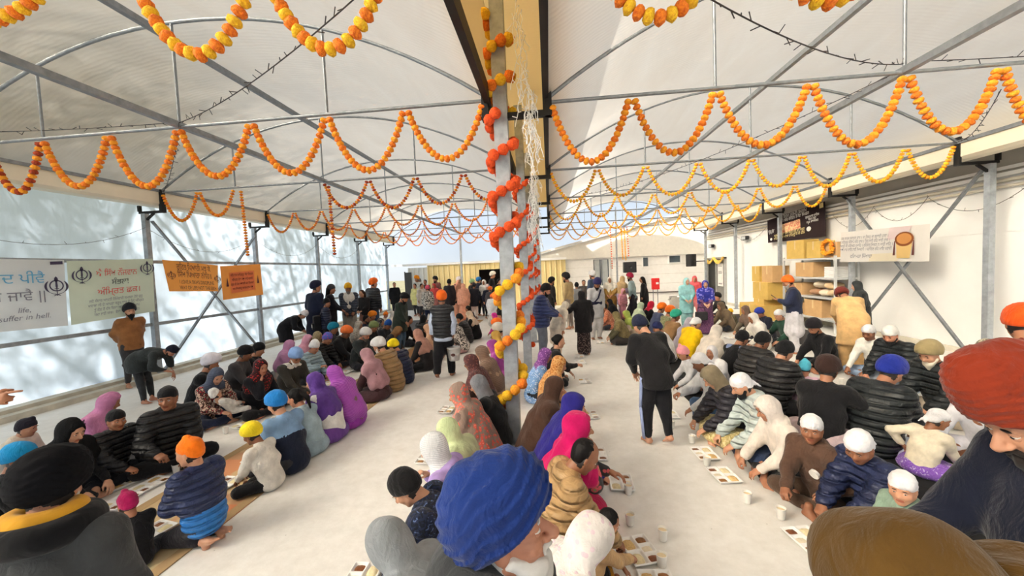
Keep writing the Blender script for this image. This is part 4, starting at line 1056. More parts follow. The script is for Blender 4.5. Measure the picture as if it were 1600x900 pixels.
t, pl = banner('printed_banner', (BX, 3.2, 2.6), (BX, 6.12, 2.6), (BX, 6.08, 1.42), (BX, 3.2, 1.5), m_print('white_vinyl', (226, 226, 224)), 'white banner with blue and grey script and an emblem on the left wall')
lettering(t, pl, 'ਮਦ ਪੀਵੈ', .895, .36, .23, CYAN, 'RIGHT'); lettering(t, pl, 'ਨਰਕੀਂ ਜਾਵੈ ||', .895, .62, .22, GREY, 'RIGHT')
lettering(t, pl, 'life,', .82, .80, .12, GREY, 'RIGHT', shear=.2); lettering(t, pl, 'suffer in hell.', .905, .91, .125, GREY, 'RIGHT', shear=.2); khanda(t, pl, .945, .42, .34, INK)
flat(t, pl, 'tag_strip', [(.925, .03), (.985, .02), (.985, .07), (.925, .08)], INK)
t, pl = banner('printed_banner', (BX, 6.15, 2.58), (BX, 7.68, 2.66), (BX, 7.62, 1.5), (BX, 6.12, 1.42), m_print('pale_green_vinyl', (216, 222, 200)), 'pale green banner with red heading and two emblems')
lettering(t, pl, 'ਐ ਿਸੱਖ ਨੌਜਵਾਨ', .52, .27, .165, RED, sx=.82); lettering(t, pl, 'ਸੰਭਲ!', .55, .42, .15, BLACKI); lettering(t, pl, 'ਅੰਿਮ੍ਰਤ ਛਕ।', .54, .58, .17, RED)
for k, s_ in enumerate(('ਜਦੋਂ ਸੰਸਾਰ ਆਪਣੀ ਿਜੰਮੇਵਾਰੀ ਸਮਝਦਾ ਹੋਵੇ ਗੁਰੂ', 'ਖਾਲਸਾ ਜੀ ਦੇ ਆਪਣਾ ਸਰੂਪ ਧਾਰ ਕੇ ਤੈਨੂੰ ਅੰਿਮ੍ਰਤ', 'ਤੂੰ ਕੌਣ ਹੈਂ ਦੱਸ ਿਦਲਾ ਅਸਲ ਿਵਚ ਤੂੰ ਆਪ', 'ਸਦਾ ਲਈ ਸਾਂਭ।  ਵੇਲਾ ਸਾਂਭਣ ਿਵੱਚ ਦੇਰ।')): lettering(t, pl, s_, .5, .69+k*.075, .072, GREY, sx=.86)
khanda(t, pl, .13, .23, .32, INK); khanda(t, pl, .9, .17, .3, INK)
t, pl = banner('printed_banner', (BX+.02, 7.86, 2.64), (BX, 9.34, 2.52), (BX, 9.28, 1.84), (BX+.02, 7.95, 1.92), m_print('orange_vinyl', (246, 164, 84)), 'orange banner with maroon script and English lines, left of the pair')
lettering(t, pl, 'ਰਿਹਤ ਿਪਆਰੀ ਮੁਝ ਕੋ', .5, .27, .2, BROWN, sx=.62); lettering(t, pl, 'ਿਸੱਖ ਿਪਆਰਾ ਨਾਿਹ॥', .5, .52, .2, BROWN, sx=.66)
lettering(t, pl, "I LOVE A SIKH'S DISCIPLINE", .51, .73, .13, BROWN, sx=.6); lettering(t, pl, 'WAY OF LIFE NOT THE SIKH', .52, .92, .13, BROWN, sx=.6); khanda(t, pl, .085, .47, .2, BROWN); khanda(t, pl, .92, .5, .2, BROWN)
t, pl = banner('printed_banner', (BX, 9.4, 2.5), (BX, 10.84, 2.57), (BX, 10.86, 1.64), (BX, 9.4, 1.6), m_print('orange_vinyl_b', (246, 158, 80)), 'orange banner with a pink panel of verse, right of the pair')
flat(t, pl, 'panel', [(.18, .22), (.78, .2), (.8, .82), (.2, .84)], m_print('pink_panel', (246, 150, 104)), .01)
for k in range(4): lettering(t, pl, ('ਸਿਤ ਨਾਮ ਵਾਿਹਗੁਰੂ  ਸੇਵਾ ਿਸਮਰਨ', 'ਅੰਿਮ੍ਰਤ ਵੇਲਾ ਸਚੁ ਨਾਉ ਵਡਾਈ', 'ਗੁਰ ਕੀ ਸੇਵਾ ਚਾਕਰੀ ਮਨ ਿਨਰਮਲ', 'ਸਭ ਿਧਆਵਹੁ ਆਤਮ ਰਾਮ ਸਚੁ')[k], .48, .33+k*.14, .09, BROWN, sx=.8)
for a in (.12, .88): flat(t, pl, 'ornament', [(a-.03, .62), (a, .35), (a+.03, .62)], BROWN)
WX = 7.8
t, pl = banner('printed_banner', (WX-.1, 11.0, 2.7), (WX-.12, 8.6, 2.66), (WX-.12, 8.6, 1.9), (WX-.1, 11.05, 1.92), m_print('white_pink_vinyl', (240, 236, 230)), 'white banner with grey verse and a painted bowl, on the cross braces', .008)
PKP = m_print('pink_wash', (240, 222, 222)); flat(t, pl, 'colour_wash', [(.62, .0), (.85, .0), (.8, .3), (.6, .35)], PKP, .008); flat(t, pl, 'colour_wash', [(.42, .75), (.78, .72), (.72, .97), (.4, .97)], m_print('yellow_wash', (242, 232, 208)), .008)
for k, s_ in enumerate(('ਸਭ ਕਾਰਜ ਸਵਾਰਣ ਰਾਜ । ਜਾ ਿਤਸਹੁ ਜਾ ਭਲਾਈ ਪਾਵਾ ।', 'ਨੁ ਸਿਤਗੁਰ ਸੇਿਵਐ ਕਿਹ ਰਾਜ । ਿਤਸੁ ਖਾਵੈ ਰਿਹ ਖਾਵੀ ਰਾਜ ।', 'ਦੁਿਖਆਰੀ ਕੀ ਮਿਰਅਨ ਦੁਖਾਿਹ । ਰਿਹਜਸੁ ਿਖਜਣ ਨ ਖਾਵੀ ਖਾਿਹ ।', 'ਲਾਲਚੀ ਲਗ ਜਾਇ ਲਈ ਿਖਆਲੀ । ਪਰਾਇਣ ਰਿਹ ਮਾਇ ਪਰਾਵੀ')): lettering(t, pl, s_, .32, .26+k*.125, .1, GREY, sx=.78)
lettering(t, pl, 'ਵਿਲਮਤਾ ਿਸੱਖਾਵਾ', .3, .86, .12, GREY)
def disc(a, b, ra, rb, n=22): return [(a+ra*math.cos(2*math.pi*k/n), b+rb*math.sin(2*math.pi*k/n)) for k in range(n)]
flat(t, pl, 'painted_bowl', [(.7, .45), (.86, .45), (.845, .88), (.715, .88)], m_print('bowl_yellow', (240, 206, 140)), .010); flat(t, pl, 'bowl_rim', disc(.78, .35, .095, .2), m_print('bowl_brown', (150, 92, 58)), .012); flat(t, pl, 'bowl_food', disc(.78, .34, .075, .15), m_print('bowl_orange', (226, 160, 96)), .014)
for a in (.685, .875): flat(t, pl, 'painted_spoon', [(a-.004, .4), (a+.004, .4), (a+.012, .8), (a-.012, .8)], BROWN, .013)
t, pl = banner('printed_banner', (8.1, 15.2, 3.5), (8.1, 12.2, 3.7), (8.1, 12.15, 2.67), (8.1, 15.15, 2.67), m_print('black_vinyl', (62, 52, 54)), 'black banner with white script and a red photograph above the shelf', .006)
lettering(t, pl, 'ਕਿਰ ਿਕਰਪਾ ਗੁਰਮਿਤ ਸਮਾਗਮ', .5, .15, .16, WHI, sx=.9); lettering(t, pl, 'ਿਵਸਾਖੀ ਨਗਰ ਕੀਰਤਨ ਤੇ ਸੇਵਾ ਿਸਮਰਨ', .5, .28, .14, WHI, sx=.9)
ph = flat(t, pl, 'photograph', [(.22, .38), (.63, .36), (.63, .72), (.22, .74)], cloth((196, 120, 96), 'camo', (222, 186, 140), None, .5)); lettering(t, pl, 'ਲੰਗਰ ਸੇਵਾ', .09, .56, .1, WHI); lettering(t, pl, 'ਗੁਰਪੁਰਬ', .09, .63, .1, WHI)
for k in range(3): lettering(t, pl, ('ਗੁਰਦੁਆਰਾ ਸਾਿਹਬ', 'ਸੰਗਤ ਸੇਵਾ', 'ਸਮੂਹ ਸਾਧਸੰਗਤ')[k], .82, .42+k*.1, .1, WHI)
lettering(t, pl, 'ਸਰਬੱਤ ਦਾ ਭਲਾ ਸਾਧ ਸੰਗਤ ਗੁਰੂ ਕਾ ਲੰਗਰ', .42, .83, .13, GOLD, sx=.9); lettering(t, pl, 'ਵਾਿਹਗੁਰੂ ਜੀ ਕਾ ਖਾਲਸਾ ਵਾਿਹਗੁਰੂ ਜੀ ਕੀ ਫਿਤਹ', .42, .95, .12, GOLD, sx=.9)
flat(t, pl, 'round_logo', disc(.76, .83, .035, .09), WHI); flat(t, pl, 'round_logo', disc(.08, .88, .02, .06), WHI); flat(t, pl, 'gold_crest', [(.93, .03), (.985, .02), (.985, .2), (.93, .2)], GOLD)
bpy.context.view_layer.update(); dg = bpy.context.evaluated_depsgraph_get()
for o, M_ in LETTERS:                               # lettering as plain meshes, set into the plane of its sheet
    me = bpy.data.meshes.new_from_object(o.evaluated_get(dg)); me.transform(M_); n_ = bpy.data.objects.new('lettering', me); COL.objects.link(n_); n_.parent = o.parent
for o, M_ in LETTERS: bpy.data.objects.remove(o)
# ---------------------------------------------------------------- shelf, boxes, loudspeakers and other fittings
RACK = plain('light_grey_rack', (214, 216, 216), .45, .2, .06); CARD = plain('cardboard', (196, 158, 110), .85, 0, .1, 5); CARD2 = plain('yellow_cardboard', (204, 170, 92), .85, 0, .1, 5); TAPE = plain('packing_tape', (212, 186, 134), .35)
r = tag(empty('storage_rack', (7.9, 12.15, 0)), 'light grey metal storage rack against the white wall', 'shelf')
for x in (7.58, 8.14):
    for y in (11.02, 13.28): part('upright', [boxp((x-.025, y-.025, 0), (x+.025, y+.025, 2.1))], RACK, r)
for z in (2.05, 1.5, .95, .35): part('shelf_board', [boxp((7.56, 11.0, z-.05), (8.16, 13.3, z))], RACK, r)
part('side_panel', [boxp((7.58, 11.0, .0), (8.14, 11.012, .95))], RACK, r)
def carton(x0, x1, y0, y1, z0, z1, lab, m=None, rz=0):
    c = np.array([(x0+x1)/2, (y0+y1)/2, z0]); t = tag(empty('cardboard_box', c), lab, 'box'); hx, hy, h = (x1-x0)/2, (y1-y0)/2, z1-z0
    cb = rbox('carton', (-hx, -hy, 0), (hx, hy, h), .012, m or CARD, t); o = rbox('tape', (-hx-.002, -.03, h*.5), (hx+.002, .03, h+.002), .001, TAPE, cb, 1)
    rbox('flap_seam', (-hx-.001, -.004, h-.001), (hx+.001, .004, h+.003), .001, plain('seam_dark', (140, 108, 70), .9), cb, 1); t.rotation_euler[2] = math.radians(rz)
carton(7.62, 8.05, 12.36, 13.2, 2.05, 2.62, 'tallest box on top of the storage rack, by the black banner', CARD2); carton(7.62, 8.02, 11.66, 12.24, 2.05, 2.53, 'middle box on top of the storage rack', CARD2); carton(7.62, 8.02, 11.02, 11.55, 2.05, 2.46, 'box behind the marigold bunch on top of the rack')
carton(7.62, 8.1, 11.95, 12.75, 1.5, 1.93, 'wide box on the upper inner shelf of the rack'); carton(7.62, 8.1, 12.45, 13.1, .95, 1.3, 'box on the middle shelf, left end of the rack'); carton(7.62, 8.05, 11.6, 12.35, .35, .84, 'box on the lowest shelf behind the man in navy'); carton(7.64, 8.05, 12.45, 13.15, .35, .7, 'small box at the left end of the lowest shelf')
for k, (y, z, rx) in enumerate(((11.3, .97, .2), (11.65, .97, .22), (12.05, .97, .18), (11.45, 1.16, .18), (11.9, 1.18, .17))):
    S = Sdf(.04); S.ell((0, 0, .1), (.24, rx, .1)); S.disp.append(folds(.016, k+50)); v, q = S.mesh(.02)
    o = mesh_obj('paper_sack', [(v, q, 0)], plain('sack_tan_%d' % (k % 3), [(206, 178, 140), (222, 206, 182), (168, 128, 98)][k % 3], .9)); o.location = (7.85, y, z-.0); tag(o, ['tan paper sack at the right end of the rack middle shelf', 'cream paper sack lying second on the rack middle shelf', 'brown paper sack lying third on the rack middle shelf', 'tan sack lying on top of two others on the rack', 'cream sack on top at the middle of the rack'][k], 'sack')
for k in range(6):
    rbox_ = rbox('tray_pack', (7.66, 11.15, 1.5+k*.05), (8.0, 11.56, 1.545+k*.05), .008, plain('white_foam', (244, 243, 240), .7, 0, .03)); tag(rbox_, f'white pack of foam trays on the rack, {ORD[k]} up its stack', 'tray pack', 'packs of foam trays on the rack')
carton(7.0, 7.75, 13.55, 15.0, 0, .52, 'wide yellow box at the bottom of the floor stack', CARD2); carton(7.15, 7.75, 13.65, 14.3, .52, .72, 'flat yellow box second in the floor stack', CARD2); carton(7.15, 7.75, 13.4, 14.35, .72, 1.3, 'large yellow box in the middle of the floor stack', CARD2); carton(7.25, 7.78, 14.1, 14.6, 1.3, 1.84, 'top left box of the floor stack', CARD2); carton(7.25, 7.78, 13.32, 13.95, 1.3, 1.84, 'top right brown box of the floor stack behind the post')
g_ = tag(empty('marigold_bunch', (7.6, 11.25, 2.05)), 'bunch of orange marigold garlands hung on a rack box', 'garland')
for k in range(34): a = k*.55; o = bpy.data.objects.new('flower', bead(FA if k % 4 else FO, .05, 1, .9, k % 3)); COL.objects.link(o); o.parent = g_; o.location = (-.06-.02*(k % 2), .2*math.cos(a)*(1-.3*(k % 3)/3), .28+.2*math.sin(a)*(1-.3*(k % 3)/3))
BLK = plain('black_speaker', (30, 30, 32), .55); GRL = plain('speaker_grille', (48, 48, 50), .7, .3, .3, 60)
def speaker(loc, rz, w, h, d, lab):
    t = tag(empty('loudspeaker', loc), lab, 'loudspeaker'); t.rotation_euler[2] = math.radians(rz)
    cb = rbox('cabinet', (-w/2, -d/2, 0), (w/2, d/2, h), .03, BLK, t); rbox('grille', (-w*.44, -d/2-.012, h*.06), (w*.44, -d/2+.004, h*.94), .01, GRL, cb)
    mesh_obj('horn', [lathep([(.02, 0), (.07, .02), (.08, .03)], 16, 0)], BLK, cb).matrix_local = Matrix.Translation((0, -d/2-.01, h*.5))@Matrix.Rotation(math.pi/2, 4, 'X')
    rbox('mount', (-.04, d/2, h*.3), (.04, d/2+(.85 if rz == 0 else .05), h*.5), .005, DARKM, t); return t
speaker((4.15, 20.42, 1.66), 0, .64, .56, .34, 'black loudspeaker mounted beside the far window, facing the hall'); sp_ = speaker((7.1, 20.1, 1.85), 25, .36, .62, .34, 'tilted black loudspeaker on the far right corner post')
mesh_obj('arm', [barp((0, 0, .25), (.8, -.09, .25), .05, .05)], DARKM, sp_, False)
REDM = plain('red_painted_steel', (206, 36, 36), .4)
t = tag(empty('hose_cabinet', (5.18, 19.5, 0)), 'red fire cabinet on two thin posts at the far wall', 'cabinet')
hb = rbox('cabinet_body', (-.18, -.1, .8), (.18, .1, 1.36), .03, REDM, t); rbox('door_label', (.0, -.106, 1.06), (.13, -.1, 1.16), .002, WHI, hb, 1)
for x in (-.12, .1): mesh_obj('stand_post', [tubep([(x, 0, 0), (x, 0, .8)], .02, 8)], STEEL, t)
t = tag(empty('steel_pot', (5.75, 18.2, 0)), 'large stainless steel cooking pot on the far floor', 'pot'); SS = plain('stainless', (178, 174, 168), .25, .9, .1)
mesh_obj('pot_body', [lathep([(0, 0), (.27, 0), (.3, .04), (.3, .5), (.32, .52), (.3, .53), (.28, .5), (.27, .06), (0, .05)], 28)], SS, t)
for e in (-1, 1): mesh_obj('pot_handle', [tubep([(e*.3, -.07, .4), (e*.36, -.05, .4), (e*.36, .05, .4), (e*.3, .07, .4)], .012, 6)], SS, t)
for k, (y, z) in enumerate(((16.87, 3.0), (20.2, 2.85))):
    t = tag(empty('flood_light', (8.25, y, z)), ['black floodlight on the white wall above the box stack', 'small black floodlight above the side door'][k], 'light'); o = rbox('lamp_head', (-.2, -.2, -.1), (-.06, .2, .06), .02, BLK, t); rbox('lamp_glass', (-.205, -.16, -.08), (-.19, .16, .04), .004, plain('lamp_glass', (190, 194, 196), .2), t); mesh_obj('arm', [tubep([(.045, 0, .02), (-.1, 0, 0)], .02, 6)], DARKM, t)
YC = cloth((240, 200, 96), 'silk'); ds = []
for a, b in ((18.9, 19.95), (19.95, 21.0)):
    for k in range(4): ds.append(tubep([(8.14-.015*k, p[1], p[2]) for p in swag_pts((8.15, a, 2.3), (8.15, b, 2.3), .18+.035*k, 14, 0)], .035, 7))
t = tag(mesh_obj('door_drape', ds, YC), 'yellow cloth swags draped over the side door', 'drape')
# ---------------------------------------------------------------- the people
PEOPLE = []
def _m(c, kind):
    if not isinstance(c, tuple): return c
    if isinstance(c[0], str): return cloth(c[1], c[0], *c[2:])
    return cloth(c, kind)
def prep(k):
    if 'top' in k:
        t = list(k['top']); kd = 'puff' if t[0] in ('puffer', 'vest') else 'knit' if t[0] == 'sweater' else 'plain'
        if isinstance(t[1], list): t[1] = [_m(q, kd) for q in t[1]]
        else: t[1] = _m(t[1], kd)
        if t[0] == 'vest' and len(t) > 2: t[2] = _m(t[2], 'plain')
        k['top'] = tuple(t)
    for n, kd in (('bottom', 'plain'), ('hat', 'plain'), ('scarf', 'plain')):
        if n in k: t = list(k[n]); t[1] = _m(t[1], 'knit' if t[0] == 'beanie' else kd); k[n] = tuple(t)
    if 'beard' in k: t = list(k['beard']); t[0] = _m(t[0], 'fleece'); k['beard'] = tuple(t)
    return k
def place(k, px, py, Y=None):
    k = prep(k); k['seed'] = len(PEOPLE)*13+7; k.setdefault('skin', [1, 2, 0, 4, 1][len(PEOPLE) % 5])
    J = skeleton(k); h = J['head']
    if Y is None: p = at_z(px, py, h[2]*k['s'])
    else: p = at_y(px, py, Y); k['s'] = (p[2]-k.get('z', 0))/h[2]
    a = math.radians(k['yaw']); off = np.array([math.cos(a)*h[0]-math.sin(a)*h[1], math.sin(a)*h[0]+math.cos(a)*h[1]])*k['s']
    k['x'], k['y'] = p[0]-off[0], p[1]-off[1]
    seat_ = k['pose'] in ('sit', 'kneel'); w_ = ray(px, py)[:2]; w_ = w_/np.linalg.norm(w_)
    for _ in range(14):                 # nobody sits or stands in somebody else
        bad = [q for q in PEOPLE if math.hypot(k['x']-q['x'], k['y']-q['y']) < (.41 if seat_ and q['pose'] in ('sit', 'kneel') else .36)*(k['s']+q['s'])/2]
        if not bad: break
        k['x'] += w_[0]*.06; k['y'] += w_[1]*.06
    d = math.hypot(p[0]*.6, p[1]); k['dist'] = d
    k.setdefault('lod', 0 if d < 1.7 else 1 if d < 5.0 else 2); k.setdefault('hg', min(max(.005*d, .012), .04)/k['s']**.5); k.setdefault('hgh', min(max(.0035*d, .006), .023))
    k['obj'] = person(k); PEOPLE.append(k); return k
def S(px, py, yaw, label, **k):
    k.setdefault('s', .95); k.update(yaw=yaw, label=label, pose=k.get('pose', 'sit')); return place(k, px, py)
def T(px, py, Y, yaw, label, **k):
    k.update(yaw=yaw, label=label, pose=k.get('pose', 'stand')); return place(k, px, py, Y)
BLACK, NAVY, CHAR, WHT, GRYB, WB = (26, 26, 29), (34, 42, 68), (58, 58, 62), (236, 236, 238), (110, 104, 98), (222, 218, 212)
MOUTH = (.06, .26, .6)     # hand lifted to the mouth, seated
# ---- foreground
def hood_roll(c1, c2, ra=.05, rb=.034):
    def f(body, J, sp, hg):
        for c, r, dz, R0 in ((c1, ra, .045, .115), (c2, rb, .095, .085)):
            D = Sdf(.03); b = J['neck']+J['up']*dz
            fwd = unit(np.cross(J['up'], J['S']))
            for a in range(14):
                an = 2*math.pi*a/14; D.ell(b+J['S']*math.sin(an)*R0*1.15+fwd*math.cos(an)*R0*1.0, (r, r, r*1.1), k=.045)
            D.disp.append(folds(.006, 9)); v, q = D.mesh(.009); mesh_obj('collar', [(v, q, 0)], c, body)
    return f
def hump(m):
    def f(body, J, sp, hg):
        D = Sdf(.06); fwd = unit(np.cross(J['up'], J['S']))
        D.ell(J['neck']-fwd*.1+J['up']*.06, (.13, .1, .1)); D.ell(J['neck']-fwd*.06+J['S']*.14+J['up']*.05, (.12, .1, .085)); D.ell(J['neck']-fwd*.06-J['S']*.14+J['up']*.05, (.12, .1, .085)); D.disp.append(folds(.008, 5)); v, q = D.mesh(.011); mesh_obj('jacket_yoke', [(v, q, 0)], m, body)
    return f
T(82, 762, 1.2, 25, 'man in big black turban and charcoal hooded jacket seen from behind, nearest left', top=('hoodie', (62, 64, 66)), hat=('turban', ('fleece', (16, 16, 20)), {'w': 1.12, 'l': 1.12, 'h': .95, 'fq': 34}), beard=((200, 196, 190), {'len': .04}), head=(18, 6, 0), skin=0, extra=[hood_roll(cloth((22, 22, 25), 'fleece'), cloth((198, 146, 44), 'fleece'))], fat=1.15, hand=('relaxed', 'relaxed'))
T(790, 824, .87, -86, 'old man in royal blue turban with white beard, profile in the foreground', top=('coat', (70, 72, 74)), hat=('turban', (22, 46, 108), {'w': 1.1, 'l': 1.12, 'h': 1.12, 'fq': 28, 'tilt': .75, 'amp': .010, 'wav': .35}), beard=(WB, {'len': .06}), head=(-9, -2, 0), old=True, skin=4, hairm=cloth((214, 210, 204), 'fleece'), extra=[hump(cloth((62, 64, 66))), hood_roll(cloth((62, 64, 66)), cloth((222, 226, 236), 'check', (130, 144, 180), (130, 144, 180), 1.2), .024, .02)])
T(1614, 652, 1.22, 84, 'bearded man in rust red turban and navy jacket at the right edge, looking down', top=('coat', (24, 28, 44)), hat=('turban', (124, 44, 24), {'w': 1.02, 'l': 1.08, 'h': 1.45, 'fq': 44, 'tilt': .15, 'amp': .007}), beard=((40, 34, 32), {'len': .1}), head=(34, 0, 0), skin=0, rh=(.16, .34, 1.05), lh=(-.18, .2, .85))
T(1402, 938, .7, 12, 'person wrapped in an olive brown shawl over the head, lower right foreground', top=('shawl', ('fleece', (78, 56, 22))), scarf=('scarf', (84, 60, 22), {'drop': .4, 'arms': .9, 'th': .025, 'fold': .018, 'lump': [((.2, -.03, -.06), (.17, .13, .12)), ((-.18, -.02, -.15), (.15, .13, .14)), ((.3, .0, -.12), (.14, .14, .14))]}), bottom=('trousers', CHAR), head=(20, 0), fat=1.1)
T(1598, 508, 3.2, -50, 'person in bright orange turban and camouflage shirt at the right edge', top=('shirt', ('camo', (92, 92, 76), (190, 184, 160))), hat=('turban', (240, 92, 30), {'l': 1.15, 'h': .85}), head=(28, 10), bottom=('trousers', CHAR))
T(-118, 548, 2.1, -84, 'person outside the left edge whose pointing hand reaches into view', top=('sweater', (90, 84, 80)), hat=('patka', NAVY), bottom=('trousers', CHAR), rh=(.05, .62, 1.28), rp=(.5, -.3, -.9), hand=('point', 'relaxed'), rpalm=(-1, 0, -.4), cuff=.05)
# ---- left bay, row along the translucent wall (facing right)
S(30, 716, -60, 'person with bright blue head cloth mostly hidden behind the black turban', top=('sweater', BLACK), hat=('dome', (24, 140, 200)), s=.85)
S(42, 668, -70, 'child with dark topknot hat and cream fleece hood by the wall kerb', s=.72, child=True, hs=1.1, top=('hoodie', ('fleece', (226, 214, 198))), hat=('patka', (40, 38, 48)), head=(15, 10))
S(112, 674, -86, 'woman in black headscarf seated beside the wall, looking down', top=('sweater', BLACK), scarf=('scarf', (22, 22, 24), {'drop': .3}), s=.93, tray=1, head=(22, 0), skin=3)
S(182, 656, -96, 'boy in black patka and dark jacket, hand out over a tray', top=('puffer', (30, 30, 34)), hat=('kerchief', BLACK), s=.85, child=True, tray=1, cup=1, head=(8, -8), rh=(.12, .5, .25), scarf=('shoulder', (150, 128, 104), {'drop': .0, 'arms': 0}))
S(172, 628, -70, 'woman in mauve pink headscarf behind the man in black puffer jacket', top=('sweater', (70, 40, 62)), scarf=('scarf', (196, 128, 170), {'drop': .2}), s=.9, head=(25, 30))
S(262, 622, -120, 'man in black head cloth and shiny black puffer jacket looking at the camera', top=('puffer', (28, 28, 31)), hat=('kerchief', BLACK), s=1.02, tray=1, head=(6, -28, 0), skin=2, collar=True, rh=(.2, .5, .3), lh=(-.05, .44, .2), bottom=('trousers', BLACK))
T(203, 486, 7.0, -105, 'bearded man in brown work jacket and black turban standing by the wall', top=('sweater', (150, 100, 60)), hat=('turban', (34, 36, 44)), beard=(BLACK, {'len': .08}), head=(4, -10), rh=(.1, -.2, .95), lh=(-.1, -.2, .95), bottom=('trousers', (60, 58, 60)), fat=1.1)
T(268, 548, 6.15, -78, 'man in dark grey suit and navy head cloth bending over to serve the row', pose='bend', lean=72, top=('coat', (54, 58, 58)), hem=.68, hat=('patka', (28, 30, 46)), beard=((40, 36, 34), {'len': .07}), head=(66, 0), bottom=('trousers', (52, 54, 56)), rh=(.12, .5, .68), lh=(-.16, .42, .55))
S(338, 588, -100, 'woman in slate scarf and leopard print top cradling a baby', top=('shirt', ('leopard', (70, 48, 44), (226, 196, 176), (200, 70, 80))), scarf=('scarf', ('stripe', (62, 70, 88), (96, 104, 124)), {'drop': .0, 'arms': 0}), s=.95, tray=1, cup=1, head=(32, -10), skin=3, bottom=('trousers', (44, 52, 78)), rh=(.05, .4, .22), lh=(-.2, .34, .24))
S(330, 568, -60, 'person in white turban and black jacket behind the leopard print woman', top=('sweater', BLACK), hat=('turban', (232, 230, 240)), s=1., head=(20, 20))
S(384, 553, -75, 'man in rounded black turban with his back to the wall rail', top=('sweater', (74, 70, 72)), hat=('dome', BLACK), s=1., head=(25, 15))
S(405, 555, -70, 'person in black knitted hat and black coat near the wall base', top=('coat', (30, 30, 32)), hat=('beanie', BLACK), s=.98, head=(25, 10))
S(408, 574, -100, 'woman in red and black scarf lifting food to her mouth', top=('sweater', (24, 24, 30)), scarf=('scarf', ('print', (54, 26, 30), (190, 44, 46)), {'drop': .05, 'arms': 0}), s=.95, head=(12, -10), rh=MOUTH, tray=1, cup=1, bottom=('trousers', BLACK))
S(462, 558, -105, 'white bearded man in light blue turban and dark blazer', top=('coat', (62, 60, 56)), hat=('turban', (138, 172, 224)), beard=(WB, {'len': .05}), s=1., head=(34, -12), tray=1, cup=1, scarf=('shoulder', (232, 228, 220), {'drop': .0, 'arms': 0}), bottom=('trousers', (170, 160, 140)))
S(453, 540, -60, 'woman in striped mauve headscarf behind the light blue turban', top=('sweater', (210, 206, 204)), scarf=('scarf', ('stripe', (186, 130, 176), (214, 160, 196)), {'drop': .2}), s=.92, head=(20, 20))
S(481, 531, -70, 'woman in pale pink headscarf near the bending man', top=('sweater', (150, 120, 120)), scarf=('scarf', ('stripe', (222, 150, 178), (236, 184, 200)), {'drop': .25}), s=.92)
S(497, 527, -75, 'person in beige print scarf behind the white cap', top=('sweater', (120, 110, 96)), scarf=('scarf', ('print', (176, 160, 124), (110, 110, 84)), {'drop': .2}), s=.92)
S(491, 543, -100, 'person in white square cap and pale blue jacket reaching over a tray', top=('puffer', (160, 184, 198)), hat=('cap', WHT), s=.95, head=(30, 0), tray=1, rh=(.1, .5, .4))
S(512, 529, -95, 'person in purple and pink knitted hat and black jacket', top=('puffer', BLACK), hat=('beanie', ('print', (90, 104, 190), (206, 70, 140))), s=.98, head=(28, 0), tray=1, bottom=('trousers', (86, 110, 150)))
S(521, 514, -80, 'man in teal turban at the back of the left wall row', top=('sweater', CHAR), hat=('turban', (28, 128, 158)), s=1.)
S(541, 520, -92, 'man in orange turban and black hooded jacket, left wall row', top=('hoodie', (34, 34, 37)), hat=('turban', (246, 124, 62)), s=1.02, head=(32, 0), tray=1)
S(561, 508, -85, 'woman in black and white patterned scarf, left wall row', top=('sweater', (196, 190, 180)), scarf=('scarf', ('print', (200, 192, 180), (90, 78, 74)), {'drop': .3}), s=.92)
S(571, 523, -100, 'white turbaned man in dark jacket leaning to his tray', top=('sweater', (52, 58, 60)), hat=('turban', (226, 222, 220)), s=1., head=(30, 0), tray=1, beard=(GRYB, {'len': .04}))
S(584, 511, -100, 'man in olive green turban and black coat', top=('coat', BLACK), hat=('dome', (124, 136, 88)), s=1., head=(28, 0), tray=1)
S(582, 494, -80, 'person in orange turban far along the left wall row', top=('sweater', (120, 60, 40)), hat=('turban', (240, 140, 40)), s=1.)
S(573, 499, -90, 'dark haired man in navy jacket beyond the patterned scarf', top=('sweater', NAVY), hair='hair', s=1., beard=(BLACK, {'len': .02}))
S(595, 503, -90, 'woman in dark print scarf far along the left wall row', top=('sweater', CHAR), scarf=('scarf', ('print', (70, 66, 66), (200, 196, 186)), {'drop': .25}), s=.92)
S(603, 492, -85, 'child with orange pom hat among the far left row', top=('sweater', (222, 214, 200)), hat=('beanie', (246, 128, 40), {'pom': 1}), s=.8, child=True)
S(606, 508, -100, 'person in blue cap and dark coat bending to a tray, far left row', top=('sweater', (50, 52, 58)), hat=('cap', (40, 90, 176)), s=.95, tray=1, head=(35, 0))
S(615, 492, -90, 'woman in white scarf at the far end of the left row', top=('sweater', (196, 196, 200)), scarf=('scarf', (224, 222, 220), {'drop': .3}), s=.92)
S(622, 517, -100, 'person in tan fur hood leaning low, far left row', top=('sweater', CHAR), scarf=('hood', ('fleece', (150, 112, 76)), {'th': .01}), s=.92, head=(45, 0), lean=28)
